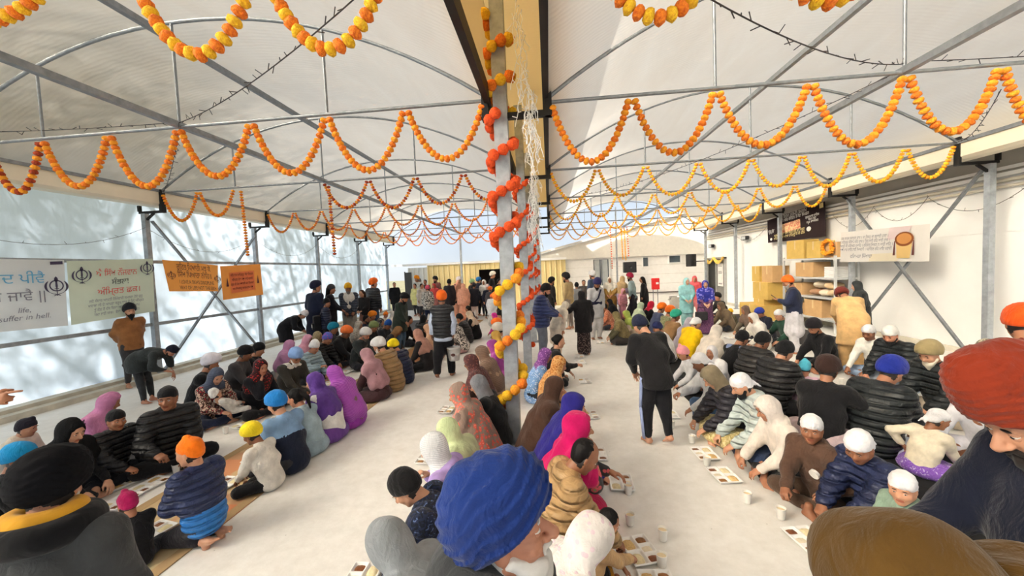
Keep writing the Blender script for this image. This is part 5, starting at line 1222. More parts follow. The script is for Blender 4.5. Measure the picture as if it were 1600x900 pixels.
# ---- left bay, standing at the wall end
T(474, 492, 9.6, -75, 'man in black coat and white cap bending over the left row', pose='bend', lean=50, top=('coat', (30, 30, 34)), hem=.5, hat=('cap', (232, 228, 230)), head=(60, 0), bottom=('trousers', BLACK), rh=(.1, .42, .8), lh=(-.1, .4, .8))
T(494, 449, 10.2, -15, 'man in long navy coat and navy turban seen from behind', top=('coat', (32, 38, 60)), hem=.42, hat=('turban', (36, 38, 62)), head=(5, -30), bottom=('trousers', (130, 96, 76)))
T(511, 474, 9.8, -50, 'boy in black cap with a black backpack', top=('puffer', (34, 40, 66)), hat=('cap', BLACK), head=(10, -30), bottom=('trousers', BLACK), child=True, backpack=1)
T(518, 452, 10.8, -60, 'woman in black shawl and grey cap with folded hands', top=('coat', (30, 30, 38)), hem=.3, hat=('beanie', (66, 66, 72)), hair='longhair', head=(8, -20), rh=(.05, .3, 1.0), lh=(-.05, .32, 1.0), bottom=('trousers', BLACK))
T(544, 451, 11.3, -150, 'grey bearded man in yellow turban, padded jacket and white scarf', top=('puffer', (62, 70, 86)), hat=('turban', (240, 184, 48)), beard=((140, 132, 124), {'len': .12}), scarf=('shoulder', (230, 228, 222), {'drop': .25, 'arms': 0}), bottom=('loose', (170, 164, 152)), rh=(.1, .25, .9), lh=(-.1, .25, .9))
T(565, 459, 11.8, 170, 'woman in black jacket over a long rust brown dress', top=('sweater', (40, 38, 40)), hair='longhair', hairm=cloth((60, 42, 34), 'silk'), bottom=('skirt', (134, 92, 78), .22), rh=(.06, .26, 1.0), lh=(-.06, .26, 1.0), skin=3)
T(584, 444, 11.6, -25, 'man in bright orange turban, black vest and jeans seen from behind', top=('puffer', (46, 48, 54)), hat=('turban', (246, 112, 40)), bottom=('trousers', (62, 84, 112)), head=(4, -20))
# ---- left bay, row with backs to the aisle (facing left)
S(296, 706, 82, 'boy in orange patka and two tone blue puffer jacket kneeling on the mat', pose='kneel', s=.78, child=True, hs=1.12, top=('puffer', [(36, 48, 88), (38, 120, 200)], .13), hat=('patka', (246, 122, 24), {'ky': .0}), head=(6, 24), hand=('cup', 'cup'), rh=(.04, .34, .5), lh=(-.06, .36, .46), lean=8, bottom=('cuffed', (40, 38, 44)), tray=1, rpalm=(-.4, 0, 1), lpalm=(.4, 0, 1), skin=0)
S(199, 786, 60, 'small child in magenta topknot hat behind the charcoal jacket', s=.55, child=True, hs=1.2, top=('sweater', BLACK), hat=('patka', (176, 28, 92)), head=(10, 10))
S(393, 678, 86, 'boy in bright yellow turban and cream sweater seated cross legged', s=.7, child=True, hs=1.12, top=('sweater', (226, 222, 214)), hat=('dome', (240, 214, 40)), head=(22, 10), tray=1, bottom=('trousers', BLACK), skin=2)
S(432, 640, 70, 'person in blue turban and blue and navy fleece, back to the aisle', s=.92, top=('sweater', [('fleece', (120, 152, 188)), (30, 36, 54)], .3), hat=('dome', (34, 124, 200)), head=(18, 10), tray=1, bottom=('trousers', CHAR))
S(462, 640, 84, 'girl with black ponytail in a pale blue dress beside the blue fleece', s=.85, top=('kurta', (158, 180, 192)), hair='ponytail', head=(20, 10), tray=1, bottom=('skirt', (150, 172, 186)))
S(492, 606, 88, 'woman in purple scarf and white cardigan lifting food to her mouth', s=.95, top=('sweater', (232, 230, 228)), scarf=('scarf', (92, 60, 140), {'drop': .14, 'arms': .1}), head=(14, 8), rh=MOUTH, lh=(-.1, .26, .55), bottom=('skirt', (110, 70, 150)), skin=3, tray=1)
S(522, 586, 84, 'person in brown plaid coat with a violet shawl over the shoulder', s=.95, top=('coat', ('check', (122, 96, 92), (88, 66, 70), (150, 122, 116))), scarf=('scarf', ('stripe', (150, 60, 168), (186, 110, 196)), {'drop': .36, 'arms': .2}), head=(28, 0), tray=1, bottom=('skirt', (150, 60, 168)))
S(572, 555, 84, 'woman in dusty pink scarf and dark maroon top', s=.95, top=('coat', (58, 34, 38)), scarf=('scarf', (176, 134, 142), {'drop': .26, 'arms': .1}), head=(20, 0), tray=1, bottom=('skirt', (70, 48, 52)))
S(592, 547, 80, 'man in white turban and tan puffer jacket, back to the aisle', s=1.05, top=('puffer', (166, 132, 88)), hat=('turban', (232, 230, 230), {'h': .8}), beard=(WB, {'len': .06}), head=(28, 0), tray=1, bottom=('trousers', (60, 50, 44)), fat=1.1)
S(615, 541, 78, 'child in bright yellow turban and navy puffer jacket', s=.92, top=('puffer', (30, 38, 70)), hat=('dome', (248, 220, 30), {'amp': .008}), head=(30, 0), tray=1, bottom=('trousers', CHAR))
S(652, 523, 86, 'woman in rose brown scarf and black coat at the mat edge', s=.97, top=('coat', (42, 38, 40)), scarf=('scarf', (188, 140, 124), {'drop': .1, 'arms': 0}), head=(18, 0), rh=MOUTH, tray=1, bottom=('trousers', BLACK))
S(668, 514, 90, 'woman in peach scarf behind the rose brown scarf', s=.95, top=('coat', (196, 150, 122)), scarf=('scarf', (214, 170, 140), {'drop': .4}), head=(20, 0))
S(708, 506, 80, 'person in cream and black patterned shawl by the teal bag', s=.95, top=('coat', ('camo', (216, 206, 196), (60, 54, 54))), scarf=('scarf', ('camo', (214, 206, 198), (64, 58, 58)), {'drop': .4}), bottom=('skirt', (190, 150, 150)), head=(20, 0))
S(718, 497, 84, 'person in black hooded puffer at the far end of the aisle', s=.95, top=('puffer', BLACK), hat=('beanie', BLACK), head=(22, 0))
S(733, 492, 82, 'woman in cream scarf and black coat at the far end of the aisle', s=.95, top=('coat', BLACK), scarf=('scarf', (220, 196, 172), {'drop': .05, 'arms': 0}), head=(20, 0))
S(731, 483, 84, 'dark haired person seated beyond the cream scarf', s=.95, top=('sweater', CHAR), hair='hair', head=(20, 0))
# ---- left bay, standing in the aisle
T(632, 466, 9.6, -100, 'bearded man in dark green coat and black turban walking along the row', top=('coat', (48, 58, 52)), hem=.62, hat=('turban', (28, 27, 30), {'h': .85}), beard=(BLACK, {'len': .06}), bottom=('trousers', (74, 104, 134)), head=(34, 0), rh=(.1, .3, .82), lh=(-.2, .12, .8), lean=8)
VEST = T(690, 466, 7.45, 0, 'man in orange turban, black padded vest and pale blue shirt carrying a bucket', pose='walk', stride=.8, top=('vest', (40, 40, 44), (188, 200, 222)), hat=('turban', (246, 112, 34), {'h': .95}), bottom=('loose', (30, 30, 34)), head=(6, 20), hand=('fist', 'relaxed'), rh=(.2, .0, .86), twist=-8, skin=2)
# ---- the far crowd in the left bay
CR = [(616, 445, 18.5, -160, 'person in dark coat at the far left doorway', BLACK, None, 'hair', (40, 40, 48)), (648, 447, 18.0, 170, 'boy in pale yellow jacket at the far left doorway', (226, 220, 150), None, 'hair', CHAR), (651, 436, 18.6, 160, 'tall person in orange turban by the pale far panels', (196, 196, 190), ('turban', (244, 150, 30)), None, CHAR),
      (659, 447, 17.4, -120, 'person with dark hair and white jacket in the far crowd', (206, 200, 192), None, 'hair', CHAR), (655, 440, 19.5, 150, 'person in grey cap at the back of the far crowd', (110, 110, 112), ('cap', (120, 116, 112)), None, CHAR), (668, 451, 15.8, 8, 'woman in rose turban and black and white leaf print jacket', ('camo', (44, 42, 44), (214, 210, 202)), ('turban', (214, 84, 110)), None, (38, 46, 70)),
      (664, 441, 19.0, 175, 'dark haired man standing behind the rose turban', (90, 84, 84), None, 'hair', CHAR), (678, 447, 17.2, 165, 'woman in red scarf facing the camera, far crowd', (170, 110, 104), None, None, (120, 60, 60)), (680, 437, 18.8, 150, 'bearded man in black turban at the back of the far crowd', (120, 76, 72), ('turban', BLACK), None, CHAR),
      (702, 441, 16.6, -10, 'person in black cap with a magenta collar, far crowd', (44, 40, 44), ('beanie', BLACK), None, (190, 178, 170)), (717, 438, 17.4, -120, 'man in white turban by the peach shawl', (60, 54, 56), ('turban', (232, 222, 220)), None, CHAR), (724, 447, 16.2, 5, 'large peach shawl wrapped person seen from behind', None, None, None, (206, 150, 124)),
      (738, 441, 17.0, -60, 'person in pale green head cloth at the store room door', BLACK, ('dome', (166, 206, 150)), None, BLACK), (748, 438, 17.6, -50, 'person in blue head cloth at the store room door', (30, 34, 52), ('dome', (46, 120, 186)), None, BLACK), (756, 441, 17.2, 170, 'woman in white veil queueing at the store room door', (44, 46, 60), None, None, (40, 44, 60)),
      (762, 449, 16.4, -140, 'man in pink cap and navy coat in the doorway queue', (34, 38, 56), ('cap', (236, 206, 204)), None, BLACK), (770, 430, 18.6, -90, 'tall man in white turban inside the doorway', BLACK, ('turban', (232, 226, 214)), None, BLACK), (766, 452, 15.8, -30, 'child in orange head cloth in the doorway queue', (70, 66, 70), ('dome', (240, 116, 50)), None, CHAR),
      (768, 463, 14.2, -5, 'girl in orange patka and white dress seen from behind', (222, 226, 232), ('patka', (246, 118, 60)), None, (200, 190, 180)), (741, 446, 16.5, -15, 'person in black with a pink hood collar at the doorway', (36, 36, 44), ('beanie', (40, 40, 52)), None, (230, 214, 206)), (780, 440, 17.5, -100, 'person in dark coat half hidden behind the front post', BLACK, None, 'hair', BLACK)]
for px, py, Y, yaw, lab, tc, hat, hair, bc in CR:
    k = dict(top=('coat' if tc else 'shawl', tc or (224, 158, 130)), bottom=('trousers', bc), hem=.6, head=(8, 0))
    if hat: k['hat'] = hat
    if hair: k['hair'] = hair
    if 'scarf' in lab or 'shawl' in lab or 'veil' in lab: k['scarf'] = ('scarf', {'r': (196, 70, 70), 'p': (226, 164, 138), 'w': (236, 232, 228)}['r' if 'red' in lab else 'p' if 'peach' in lab else 'w'], {'drop': .4, 'full': 'peach' in lab, 'arms': .8 if 'peach' in lab else .4})
    if 'peach' in lab: k['bottom'] = ('skirt', (224, 158, 130), .24)
    if 'dress' in lab: k['bottom'] = ('skirt', (206, 200, 196), .2)
    if 'bearded' in lab: k['beard'] = (BLACK, {'len': .05})
    T(px, py, Y, yaw, lab, **k)
S(640, 500, -60, 'person in black jacket seated below the leaf print woman', top=('sweater', BLACK), hair='hair', s=.95); S(662, 498, -40, 'person in black hood crouching beside the leaf print woman', top=('puffer', BLACK), scarf=('hood', BLACK), s=.95)
# ---- centre row left of the posts (facing left)
S(607, 852, 74, 'woman in grey headscarf and peach shawl, lower centre', s=.96, top=('coat', (70, 74, 78)), scarf=('scarf', (138, 142, 146), {'drop': .1, 'arms': .1, 'th': .008}), head=(38, 8), tray=1, bottom=('trousers', BLACK), extra=[])
S(634, 762, 92, 'boy in black knitted cap and navy patterned jacket looking down', s=.92, top=('puffer', ('leopard', (36, 44, 70), (28, 32, 44), (90, 110, 150))), hat=('beanie', (26, 25, 27)), head=(42, 6), tray=1, bottom=('trousers', (40, 60, 96)), skin=0)
S(677, 712, 84, 'woman in crinkled white scarf and lilac fleece', s=.93, top=('hoodie', ('fleece', (172, 148, 206))), scarf=('scarf', ('stripe', (222, 222, 224), (196, 198, 202)), {'drop': .0, 'arms': 0}), head=(20, 0), rh=(.1, .36, .5), skin=3)
S(700, 688, 82, 'person in pale green shawl wrapped over the head', s=.9, top=('shawl', (198, 208, 156)), scarf=('scarf', (190, 202, 156), {'drop': .38, 'arms': .7}), head=(30, 0))
S(716, 616, 84, 'woman in taupe shawl embroidered with coral flowers', s=.98, top=('coat', (120, 100, 92)), scarf=('scarf', ('floral', (146, 124, 112), (214, 96, 80), (228, 150, 124), 1.7), {'drop': .36, 'arms': .75, 'full': 1, 'fold': .006}), head=(20, 0), rh=(.12, .56, .28), tray=1, bottom=('skirt', ('floral', (130, 106, 96), (214, 96, 80), (228, 150, 124), 1.7)))
S(748, 606, 84, 'person in black coat with a grey hood behind the embroidered shawl', s=.95, top=('coat', (34, 36, 38)), scarf=('hood', (120, 122, 128)), head=(22, 0), tray=1)
S(735, 566, 86, 'woman in maroon patterned headscarf and long rust shawl', s=.96, top=('coat', (70, 52, 46)), scarf=('scarf', ('print', (86, 54, 54), (130, 80, 74)), {'drop': .36, 'arms': .4}), head=(18, 0), rh=MOUTH, tray=1, bottom=('skirt', (80, 56, 50)))
S(752, 552, 86, 'woman in brown scarf with a tan shawl', s=.96, top=('coat', (168, 138, 112)), scarf=('scarf', ('stripe', (110, 88, 76), (150, 124, 106)), {'drop': .3}), head=(20, 0), tray=1)
S(769, 541, 86, 'woman in magenta purple scarf left of the front post', s=.93, top=('coat', (150, 66, 140)), scarf=('scarf', (164, 76, 152), {'drop': .3}), head=(20, 0), tray=1)
S(774, 526, 86, 'woman in mustard scarf beyond the magenta scarf', s=.93, top=('coat', (176, 140, 76)), scarf=('scarf', (202, 160, 80), {'drop': .3}), head=(20, 0))
S(779, 516, 88, 'man in cream turban in the centre row', s=1., top=('sweater', (190, 176, 160)), hat=('turban', (226, 216, 202)), head=(24, 0), tray=1)
S(777, 508, 88, 'man in orange turban in the centre row left of the posts', s=1., top=('sweater', BLACK), hat=('turban', (246, 118, 44)), head=(24, 0))
S(772, 494, 88, 'girl in bright pink scarf in the centre row', s=.85, top=('sweater', (220, 60, 150)), scarf=('scarf', (226, 60, 160), {'drop': .3}), head=(20, 0)); S(782, 492, 88, 'person in black cap in the centre row', s=.98, top=('sweater', BLACK), hat=('beanie', BLACK), head=(20, 0))
# ---- centre row right of the posts (facing right)
S(925, 842, -70, 'woman in white lace scarf with a rose medallion, lower centre', s=.96, top=('coat', ('leopard', (226, 222, 214), (236, 234, 230), (186, 180, 172))), scarf=('scarf', ('print', (232, 226, 222), (222, 200, 208), None, .7), {'drop': .3, 'arms': .4}), head=(34, 0), hair='hair', bottom=('trousers', BLACK), rh=(.25, .45, .3))
S(952, 815, -86, 'child in mustard trousers reaching for a tray in front of the lace scarf', s=.62, child=True, top=('sweater', (196, 160, 116)), hair='hair', bottom=('trousers', (196, 140, 30)), head=(25, 0), rh=(-.1, .5, .3), tray=1, cup=1)
S(915, 748, -78, 'person in tan quilted jacket with a rust scarf and black hair', s=.98, top=('puffer', (176, 142, 98)), scarf=('shoulder', (142, 84, 34), {'drop': .0, 'arms': 0}), hair='hair', head=(36, 0), tray=1, cup=1, collar=True, bottom=('trousers', BLACK))
S(905, 682, -84, 'woman in bright magenta scarf and suit eating with her hand', s=1.0, top=('kurta', ('floral', (60, 60, 62), (196, 90, 96), (120, 140, 90))), scarf=('scarf', (184, 16, 90), {'drop': .34, 'arms': .55, 'full': 1, 'fold': .011}), head=(8, -6), rh=(.02, .30, .6), lh=(-.16, .5, .32), tray=1, cup=1, bottom=('skirt', (180, 14, 76)), skin=1)
S(897, 634, -86, 'woman in royal blue scarf behind the magenta suit', s=1.0, top=('coat', (44, 40, 130)), scarf=('scarf', (38, 34, 118), {'drop': .4, 'arms': .5, 'full': 1}), head=(14, 0), tray=1, bottom=('skirt', (44, 40, 130)))
S(868, 606, -84, 'woman in dark brown scarf and long cloak beside the posts', s=.98, top=('coat', (56, 38, 32)), scarf=('scarf', (70, 48, 38), {'drop': .44, 'arms': .6, 'full': 1}), head=(14, 0), tray=1, bottom=('skirt', (60, 42, 34)))
S(874, 570, -84, 'woman in ochre leaf print scarf', s=.95, top=('coat', (212, 160, 104)), scarf=('scarf', ('leopard', (206, 140, 76), (226, 180, 120), (130, 64, 40)), {'drop': .1, 'arms': .1}), head=(18, 0), tray=1, bottom=('trousers', BLACK))
S(853, 555, -80, 'woman in violet print scarf and blue and white patterned shirt', s=.93, top=('kurta', ('print', (126, 164, 214), (226, 234, 244))), scarf=('scarf', ('print', (122, 70, 140), (186, 130, 190)), {'drop': .0, 'arms': 0}), head=(20, -10), tray=1)
S(874, 533, -86, 'woman with black hair bun in black holding out food', s=.97, top=('sweater', (30, 28, 30)), hair='bun', head=(10, 0), rh=(.1, .54, .36), tray=1, bottom=('trousers', BLACK))
# ---- standing in the right bay aisle
T(853, 453, 8.3, -95, 'bearded man in blue puffer jacket, black cap and grey trousers', top=('puffer', (54, 66, 116)), hat=('beanie', BLACK), beard=(BLACK, {'len': .03}), head=(26, 0), bottom=('trousers', (108, 114, 128)), rh=(.1, .36, 1.05), lh=(-.1, .36, 1.05), fat=1.15, scarf=('shoulder', (220, 216, 212), {'drop': 0, 'arms': 0}))
T(884, 478, 8.9, -60, 'woman in white veil and cream suit leaning over the row', pose='stand', lean=24, top=('kurta', (222, 206, 190)), hem=.45, scarf=('scarf', (228, 218, 202), {'drop': .4, 'arms': .5}), head=(40, 0), bottom=('loose', (210, 188, 170)))
T(908, 462, 9.2, 10, 'woman in black shawl and patterned skirt holding out a hand, seen from behind', top=('coat', (32, 30, 32)), hem=.62, scarf=('scarf', (34, 32, 34), {'drop': .3, 'arms': .3}), head=(8, 20), bottom=('skirt', ('print', (44, 36, 38), (150, 130, 124)), .16), lh=(-.5, .2, 1.12), skin=3)
T(933, 444, 10.9, -160, 'man in navy turban and pale grey kurta with a navy sash', top=('kurta', (196, 196, 200)), hem=.6, hat=('turban', (40, 38, 84), {'h': 1.3}), beard=(BLACK, {'len': .1}), head=(34, 0), bottom=('loose', (200, 198, 200)), rh=(.3, .3, .95), lh=(-.22, .1, .82), sash=1)
T(1000, 508, 4.8, 14, 'man in black jacket, navy cap and striped track pants walking away', pose='walk', stride=-.35, lean=24, top=('sweater', (30, 29, 31)), hem=.74, hat=('beanie', (34, 38, 60)), head=(38, 14), bottom=('trousers', (28, 28, 32)), lh=(-.14, .3, .86), rh=(.2, .34, .9), fat=1.12, stripes=1)
# ---- far end of the right bay
FR2 = [(836, 437, 14.5, -30, 'woman in black cap and pink top behind the blue puffer jacket', (206, 150, 160), ('beanie', BLACK), CHAR), (862, 440, 13.8, -60, 'man in black turban bending past the yellow fence', (40, 36, 36), ('turban', BLACK), BLACK), (884, 434, 13.0, 60, 'man in black turban and sand coloured jacket', (186, 162, 118), ('turban', (34, 32, 34)), (150, 140, 130)), (901, 446, 14.6, -10, 'boy in black cap and grey shirt in the far right crowd', (130, 130, 132), ('beanie', BLACK), CHAR),
       (912, 442, 15.2, 175, 'dark haired youth facing the camera, far right crowd', (110, 104, 100), None, CHAR), (925, 430, 14.6, 40, 'tall man in white turban with a navy backpack', (70, 84, 110), ('turban', (228, 228, 232)), CHAR), (953, 437, 14.8, 165, 'woman in white veil and ochre coat holding a paper', (168, 132, 70), 'veil', (190, 170, 140)), (973, 436, 15.4, -60, 'woman in lilac suit holding a toddler at the far wall', (196, 176, 200), 'lil', (196, 184, 206)),
       (984, 433, 15.0, 70, 'man in crimson turban and teal grey sweater', (140, 160, 164), ('turban', (160, 34, 66)), (50, 46, 54)), (1003, 437, 15.4, 70, 'woman in long black coat with a shoulder bag at the far wall', (34, 32, 36), None, BLACK), (1085, 436, 14.6, 160, 'woman in coral red scarf at the far corner', (204, 96, 100), 'red', (190, 110, 112))]
for px, py, Y, yaw, lab, tc, hat, bc in FR2:
    k = dict(top=('kurta' if 'suit' in lab else 'coat' if ('coat' in lab or 'backpack' in lab) else 'sweater', tc), bottom=('loose' if 'suit' in lab else 'trousers', bc), head=(10, 0))
    if 'coat' in lab: k['hem'] = .45
    if isinstance(hat, tuple): k['hat'] = hat
    elif hat: k['scarf'] = ('scarf', {'veil': (232, 226, 214), 'lil': (206, 176, 130), 'red': (214, 90, 96)}[hat], {'drop': .3, 'arms': .3})
    else: k['hair'] = 'hair' if 'youth' in lab else 'longhair'
    if 'turban' in lab: k['beard'] = (BLACK, {'len': .06})
    if 'paper' in lab or 'toddler' in lab: k['rh'] = (.08, .3, 1.0); k['lh'] = (-.08, .3, 1.0)
    T(px, py, Y, yaw, lab, **k)
T(974, 455, 14.6, -150, 'small child in pink snowsuit and hood beside the crimson turban', child=True, hs=1.2, top=('puffer', (220, 150, 166)), scarf=('hood', (226, 164, 178)), bottom=('loose', (216, 146, 162)))
T(1073, 440, 12.6, 175, 'woman in turquoise veil and pale aqua suit', top=('kurta', (150, 208, 212)), hem=.5, scarf=('scarf', (160, 216, 220), {'drop': .34, 'arms': .7}), bottom=('loose', (164, 214, 216)), rh=(.08, .28, .98), lh=(-.08, .28, .98), skin=3, head=(4, 10), hair='hair')
T(1102, 444, 11.4, 170, 'woman in royal blue shawl with folded hands and a dark handbag', top=('kurta', ('print', (110, 72, 110), (160, 110, 140))), hem=.3, scarf=('scarf', ('floral', (50, 56, 150), (110, 110, 200), (170, 160, 220)), {'drop': .34, 'arms': .9}), bottom=('skirt', ('print', (110, 72, 110), (160, 110, 140)), .2), rh=(.06, .3, .98), lh=(-.06, .3, .98), skin=3, head=(6, 0), bag=1)
# ---- right bay, row facing left (nearest the aisle)
WK = (236, 236, 240)
S(1410, 762, 96, 'child in white kerchief with grey trim and sage green hoodie', s=.72, child=True, hs=1.12, top=('hoodie', (128, 150, 134)), hat=('kerchief', WK), head=(10, 34), bottom=('trousers', CHAR), skin=0)
S(1342, 698, 100, 'boy in white kerchief and navy padded jacket with red lining', s=.9, child=True, hs=1.05, top=('puffer', (36, 44, 76)), hat=('kerchief', WK), head=(30, 22), rh=(.0, .58, .24), lh=(-.1, .5, .2), tray=1, cup=1, bottom=('cuffed', BLACK), skin=2, scarf=('shoulder', (190, 30, 50), {'drop': 0, 'arms': 0, 'fold': .002}))
S(1268, 670, 112, 'boy in white kerchief and brown hoodie with a round white badge', s=.85, child=True, hs=1.06, top=('hoodie', (84, 62, 50)), hat=('kerchief', WK), head=(6, 30), rh=(-.02, .56, .25), lh=(-.24, .3, .3), tray=1, cup=1, bottom=('cuffed', (80, 62, 50)), skin=2, badge=1)
S(1198, 652, 92, 'person in cream hoodie with the hood up', s=.88, top=('hoodie', (222, 212, 202)), scarf=('hood', (224, 214, 206), {'th': .012}), head=(26, 0), tray=1, cup=1, bottom=('trousers', BLACK))
S(1158, 607, 88, 'bearded man in white kerchief and pale mint jacket', s=1.0, top=('puffer', (196, 208, 206)), hat=('kerchief', WK), beard=(BLACK, {'len': .015}), head=(32, 0), tray=1, cup=1, bottom=('trousers', (52, 66, 96)), collar=True, skin=0)
S(1112, 592, 86, 'person in khaki hood and charcoal puffer jacket with a cream cloth on the lap', s=.98, top=('puffer', (46, 44, 52)), scarf=('hood', (128, 116, 94), {'th': .006}), head=(42, 0), tray=1, cup=1, bottom=('skirt', ('leopard', (196, 176, 120), (222, 208, 160), (150, 140, 80))))
S(1093, 566, 86, 'young man in white kerchief and light grey hoodie', s=.98, top=('hoodie', (206, 208, 212)), hat=('kerchief', WK), head=(30, 0), tray=1, bottom=('trousers', (72, 104, 144)), rh=(.1, .52, .3), skin=2)
S(1067, 552, 90, 'girl in pink bobble hat and grey sweatshirt', s=.8, child=True, hs=1.08, top=('sweater', (204, 204, 208)), hat=('beanie', (240, 160, 168), {'pom': 1}), head=(26, 0), tray=1, bottom=('trousers', CHAR))
S(1112, 556, 130, 'child in white veil peeking out behind the grey hoodie', s=.8, child=True, hs=1.08, top=('sweater', WHT), scarf=('scarf', (236, 234, 236), {'drop': .3}), head=(6, 0), hair='hair')
S(1027, 512, 84, 'person in navy cap half hidden beyond the man walking away', s=.95, top=('sweater', WHT), hat=('beanie', (36, 42, 84)), head=(26, 0), tray=1)
S(962, 494, 80, 'woman in olive print scarf seated far down the right aisle', s=.93, top=('coat', (92, 88, 66)), scarf=('scarf', ('print', (140, 126, 88), (96, 84, 60)), {'drop': .3}), head=(16, 0), tray=1, bottom=('skirt', (60, 54, 52)))
S(978, 494, 84, 'woman in lime green scarf far down the right aisle', s=.93, top=('coat', (214, 196, 176)), scarf=('scarf', (168, 184, 90), {'drop': .1, 'arms': .1}), head=(18, 0), tray=1, bottom=('skirt', (230, 222, 206)))
S(944, 480, 84, 'woman in orange print suit seated far down the right aisle', s=.93, top=('coat', ('print', (186, 110, 84), (226, 190, 160))), hair='hair', head=(18, 0), tray=1); S(952, 472, 84, 'woman in black scarf seated farthest down the right aisle', s=.93, top=('coat', CHAR), scarf=('scarf', BLACK, {'drop': .3}), head=(18, 0), tray=1)
# ---- right bay, row facing right (backs to the first row)
S(1002, 478, -80, 'woman in pale sage veil with her back to the aisle', s=.95, top=('coat', (196, 210, 180)), scarf=('scarf', (196, 212, 184), {'drop': .4, 'arms': .5}), head=(14, 0)); S(993, 466, -90, 'woman in grey scarf near the far posts', s=.93, top=('coat', (60, 60, 64)), scarf=('scarf', (80, 78, 84), {'drop': .3}), head=(14, 0))
S(1018, 477, -80, 'person in crimson head cloth and black sweater', s=.97, top=('sweater', BLACK), scarf=('scarf', (200, 34, 62), {'drop': 0, 'arms': 0}), head=(20, 0))
S(1034, 482, -80, 'man in orange turban and slate blue coat', s=1.0, top=('coat', (72, 80, 108)), hat=('turban', (248, 124, 30)), head=(20, 0)); S(1047, 487, -78, 'man in orange turban and green flecked sweater', s=1.0, top=('sweater', ('print', (128, 132, 96), (190, 186, 150))), hat=('turban', (246, 118, 36)), head=(20, 0))
S(1056, 494, -70, 'man in sea green turban and camel jacket', s=1.0, top=('coat', (158, 122, 84)), hat=('turban', (54, 176, 146)), head=(16, -10), bottom=('trousers', (60, 58, 60)))
S(1088, 505, -70, 'person in bright yellow hooded jacket and white cap', s=1.0, top=('hoodie', (244, 200, 20)), hat=('kerchief', WHT), head=(26, -10), bottom=('trousers', BLACK), fat=1.1)
S(1078, 510, -76, 'person in lavender grey shawl beside the yellow jacket', s=.93, top=('shawl', (170, 164, 180)), scarf=('scarf', (176, 170, 186), {'drop': .4, 'arms': .6}), head=(24, 0))
S(1120, 518, -72, 'person wrapped in cream white shawl beside the yellow jacket', s=.98, top=('shawl', (222, 212, 198)), scarf=('scarf', (226, 216, 204), {'drop': .42, 'arms': .7, 'full': 1}), head=(22, 0), bottom=('skirt', (206, 196, 182)))
S(1160, 531, -68, 'person in black cap and black jacket with a blue striped collar', s=1.0, top=('coat', BLACK), hat=('beanie', BLACK), scarf=('shoulder', (126, 140, 178), {'drop': .0, 'arms': 0}), head=(30, 0), bottom=('trousers', BLACK))
S(1192, 533, -70, 'man in black knitted cap and quilted black puffer jacket, left of the pair', s=1.05, top=('puffer', (44, 42, 42)), hat=('beanie', (26, 26, 27)), head=(26, -10), bottom=('trousers', BLACK), fat=1.15, collar=True, tray=1)
S(1227, 549, -66, 'man in black cap and quilted black puffer jacket beside the orange turban man', s=1.05, top=('puffer', (36, 36, 38)), hat=('beanie', BLACK), head=(26, -10), bottom=('trousers', BLACK), fat=1.15, tray=1)
S(1258, 574, -40, 'child in turquoise head cloth and pale pink top', s=.72, child=True, hs=1.12, top=('sweater', (232, 196, 214)), hat=('patka', (84, 182, 208), {'ky': -.02}), head=(10, 0))
S(1294, 577, -50, 'man in dark brown coiled turban and black coat reaching right', s=1.05, top=('coat', (28, 28, 31)), hat=('dome', (58, 40, 36)), head=(16, 0), rh=(.36, .5, .42), bottom=('skirt', (206, 184, 188)))
S(1392, 592, -64, 'man in royal blue turban and ribbed black puffer jacket', s=1.08, top=('puffer', (38, 42, 44)), hat=('turban', (36, 52, 150)), head=(34, -10), bottom=('trousers', (196, 204, 222)), fat=1.15, tray=1)
S(1467, 655, -75, 'toddler in white kerchief, cream fleece and purple print skirt', s=.66, child=True, hs=1.15, top=('sweater', ('fleece', (228, 218, 196))), hat=('kerchief', WK), head=(18, -30), bottom=('skirt', ('leopard', (120, 80, 170), (130, 90, 180), (200, 186, 224))), lh=(-.3, .1, .3))
# ---- right bay, row along the white wall (facing left)
S(1452, 553, 96, 'white bearded man in olive turban and black jacket by the wall', s=1.08, top=('puffer', (36, 40, 42)), hat=('turban', (150, 134, 96), {'h': .85}), beard=((226, 216, 194), {'len': .06}), head=(26, 10), tray=1, cup=1, bottom=('trousers', (186, 172, 152)), fat=1.1)
S(1391, 523, 98, 'bearded man in white cap and black puffer jacket by the wall', s=1.1, top=('puffer', (34, 38, 40)), hat=('kerchief', (228, 226, 220)), beard=(BLACK, {'len': .03}), head=(28, 20), tray=1, cup=1, bottom=('trousers', (168, 180, 196)), fat=1.1)
S(1357, 524, 100, 'man in white cap and white shirt by the wall', s=1.02, top=('shirt', (238, 236, 228)), hat=('kerchief', WHT), head=(20, 20), tray=1, bottom=('trousers', (140, 160, 190)), skin=2)
S(1272, 512, 96, 'bearded man in black turban behind the tan kurta', s=1.05, top=('coat', BLACK), hat=('turban', (34, 30, 34)), beard=(BLACK, {'len': .05}), head=(30, 10), tray=1)
S(1512, 612, 96, 'person in white clothes mostly hidden behind the rust red turban', s=.9, top=('shirt', (232, 232, 238)), hat=('kerchief', WHT), head=(25, 0), bottom=('trousers', (226, 226, 234)), tray=1)
S(1217, 492, 96, 'man in white cap and green jacket holding a plate', s=1.0, top=('sweater', (38, 70, 56)), hat=('kerchief', WHT), head=(24, 0), tray=1, rh=(.1, .46, .4)); S(1187, 489, 96, 'boy in royal blue turban with his head bowed', s=.92, top=('coat', (34, 36, 48)), hat=('dome', (46, 60, 150)), head=(34, 0), tray=1)
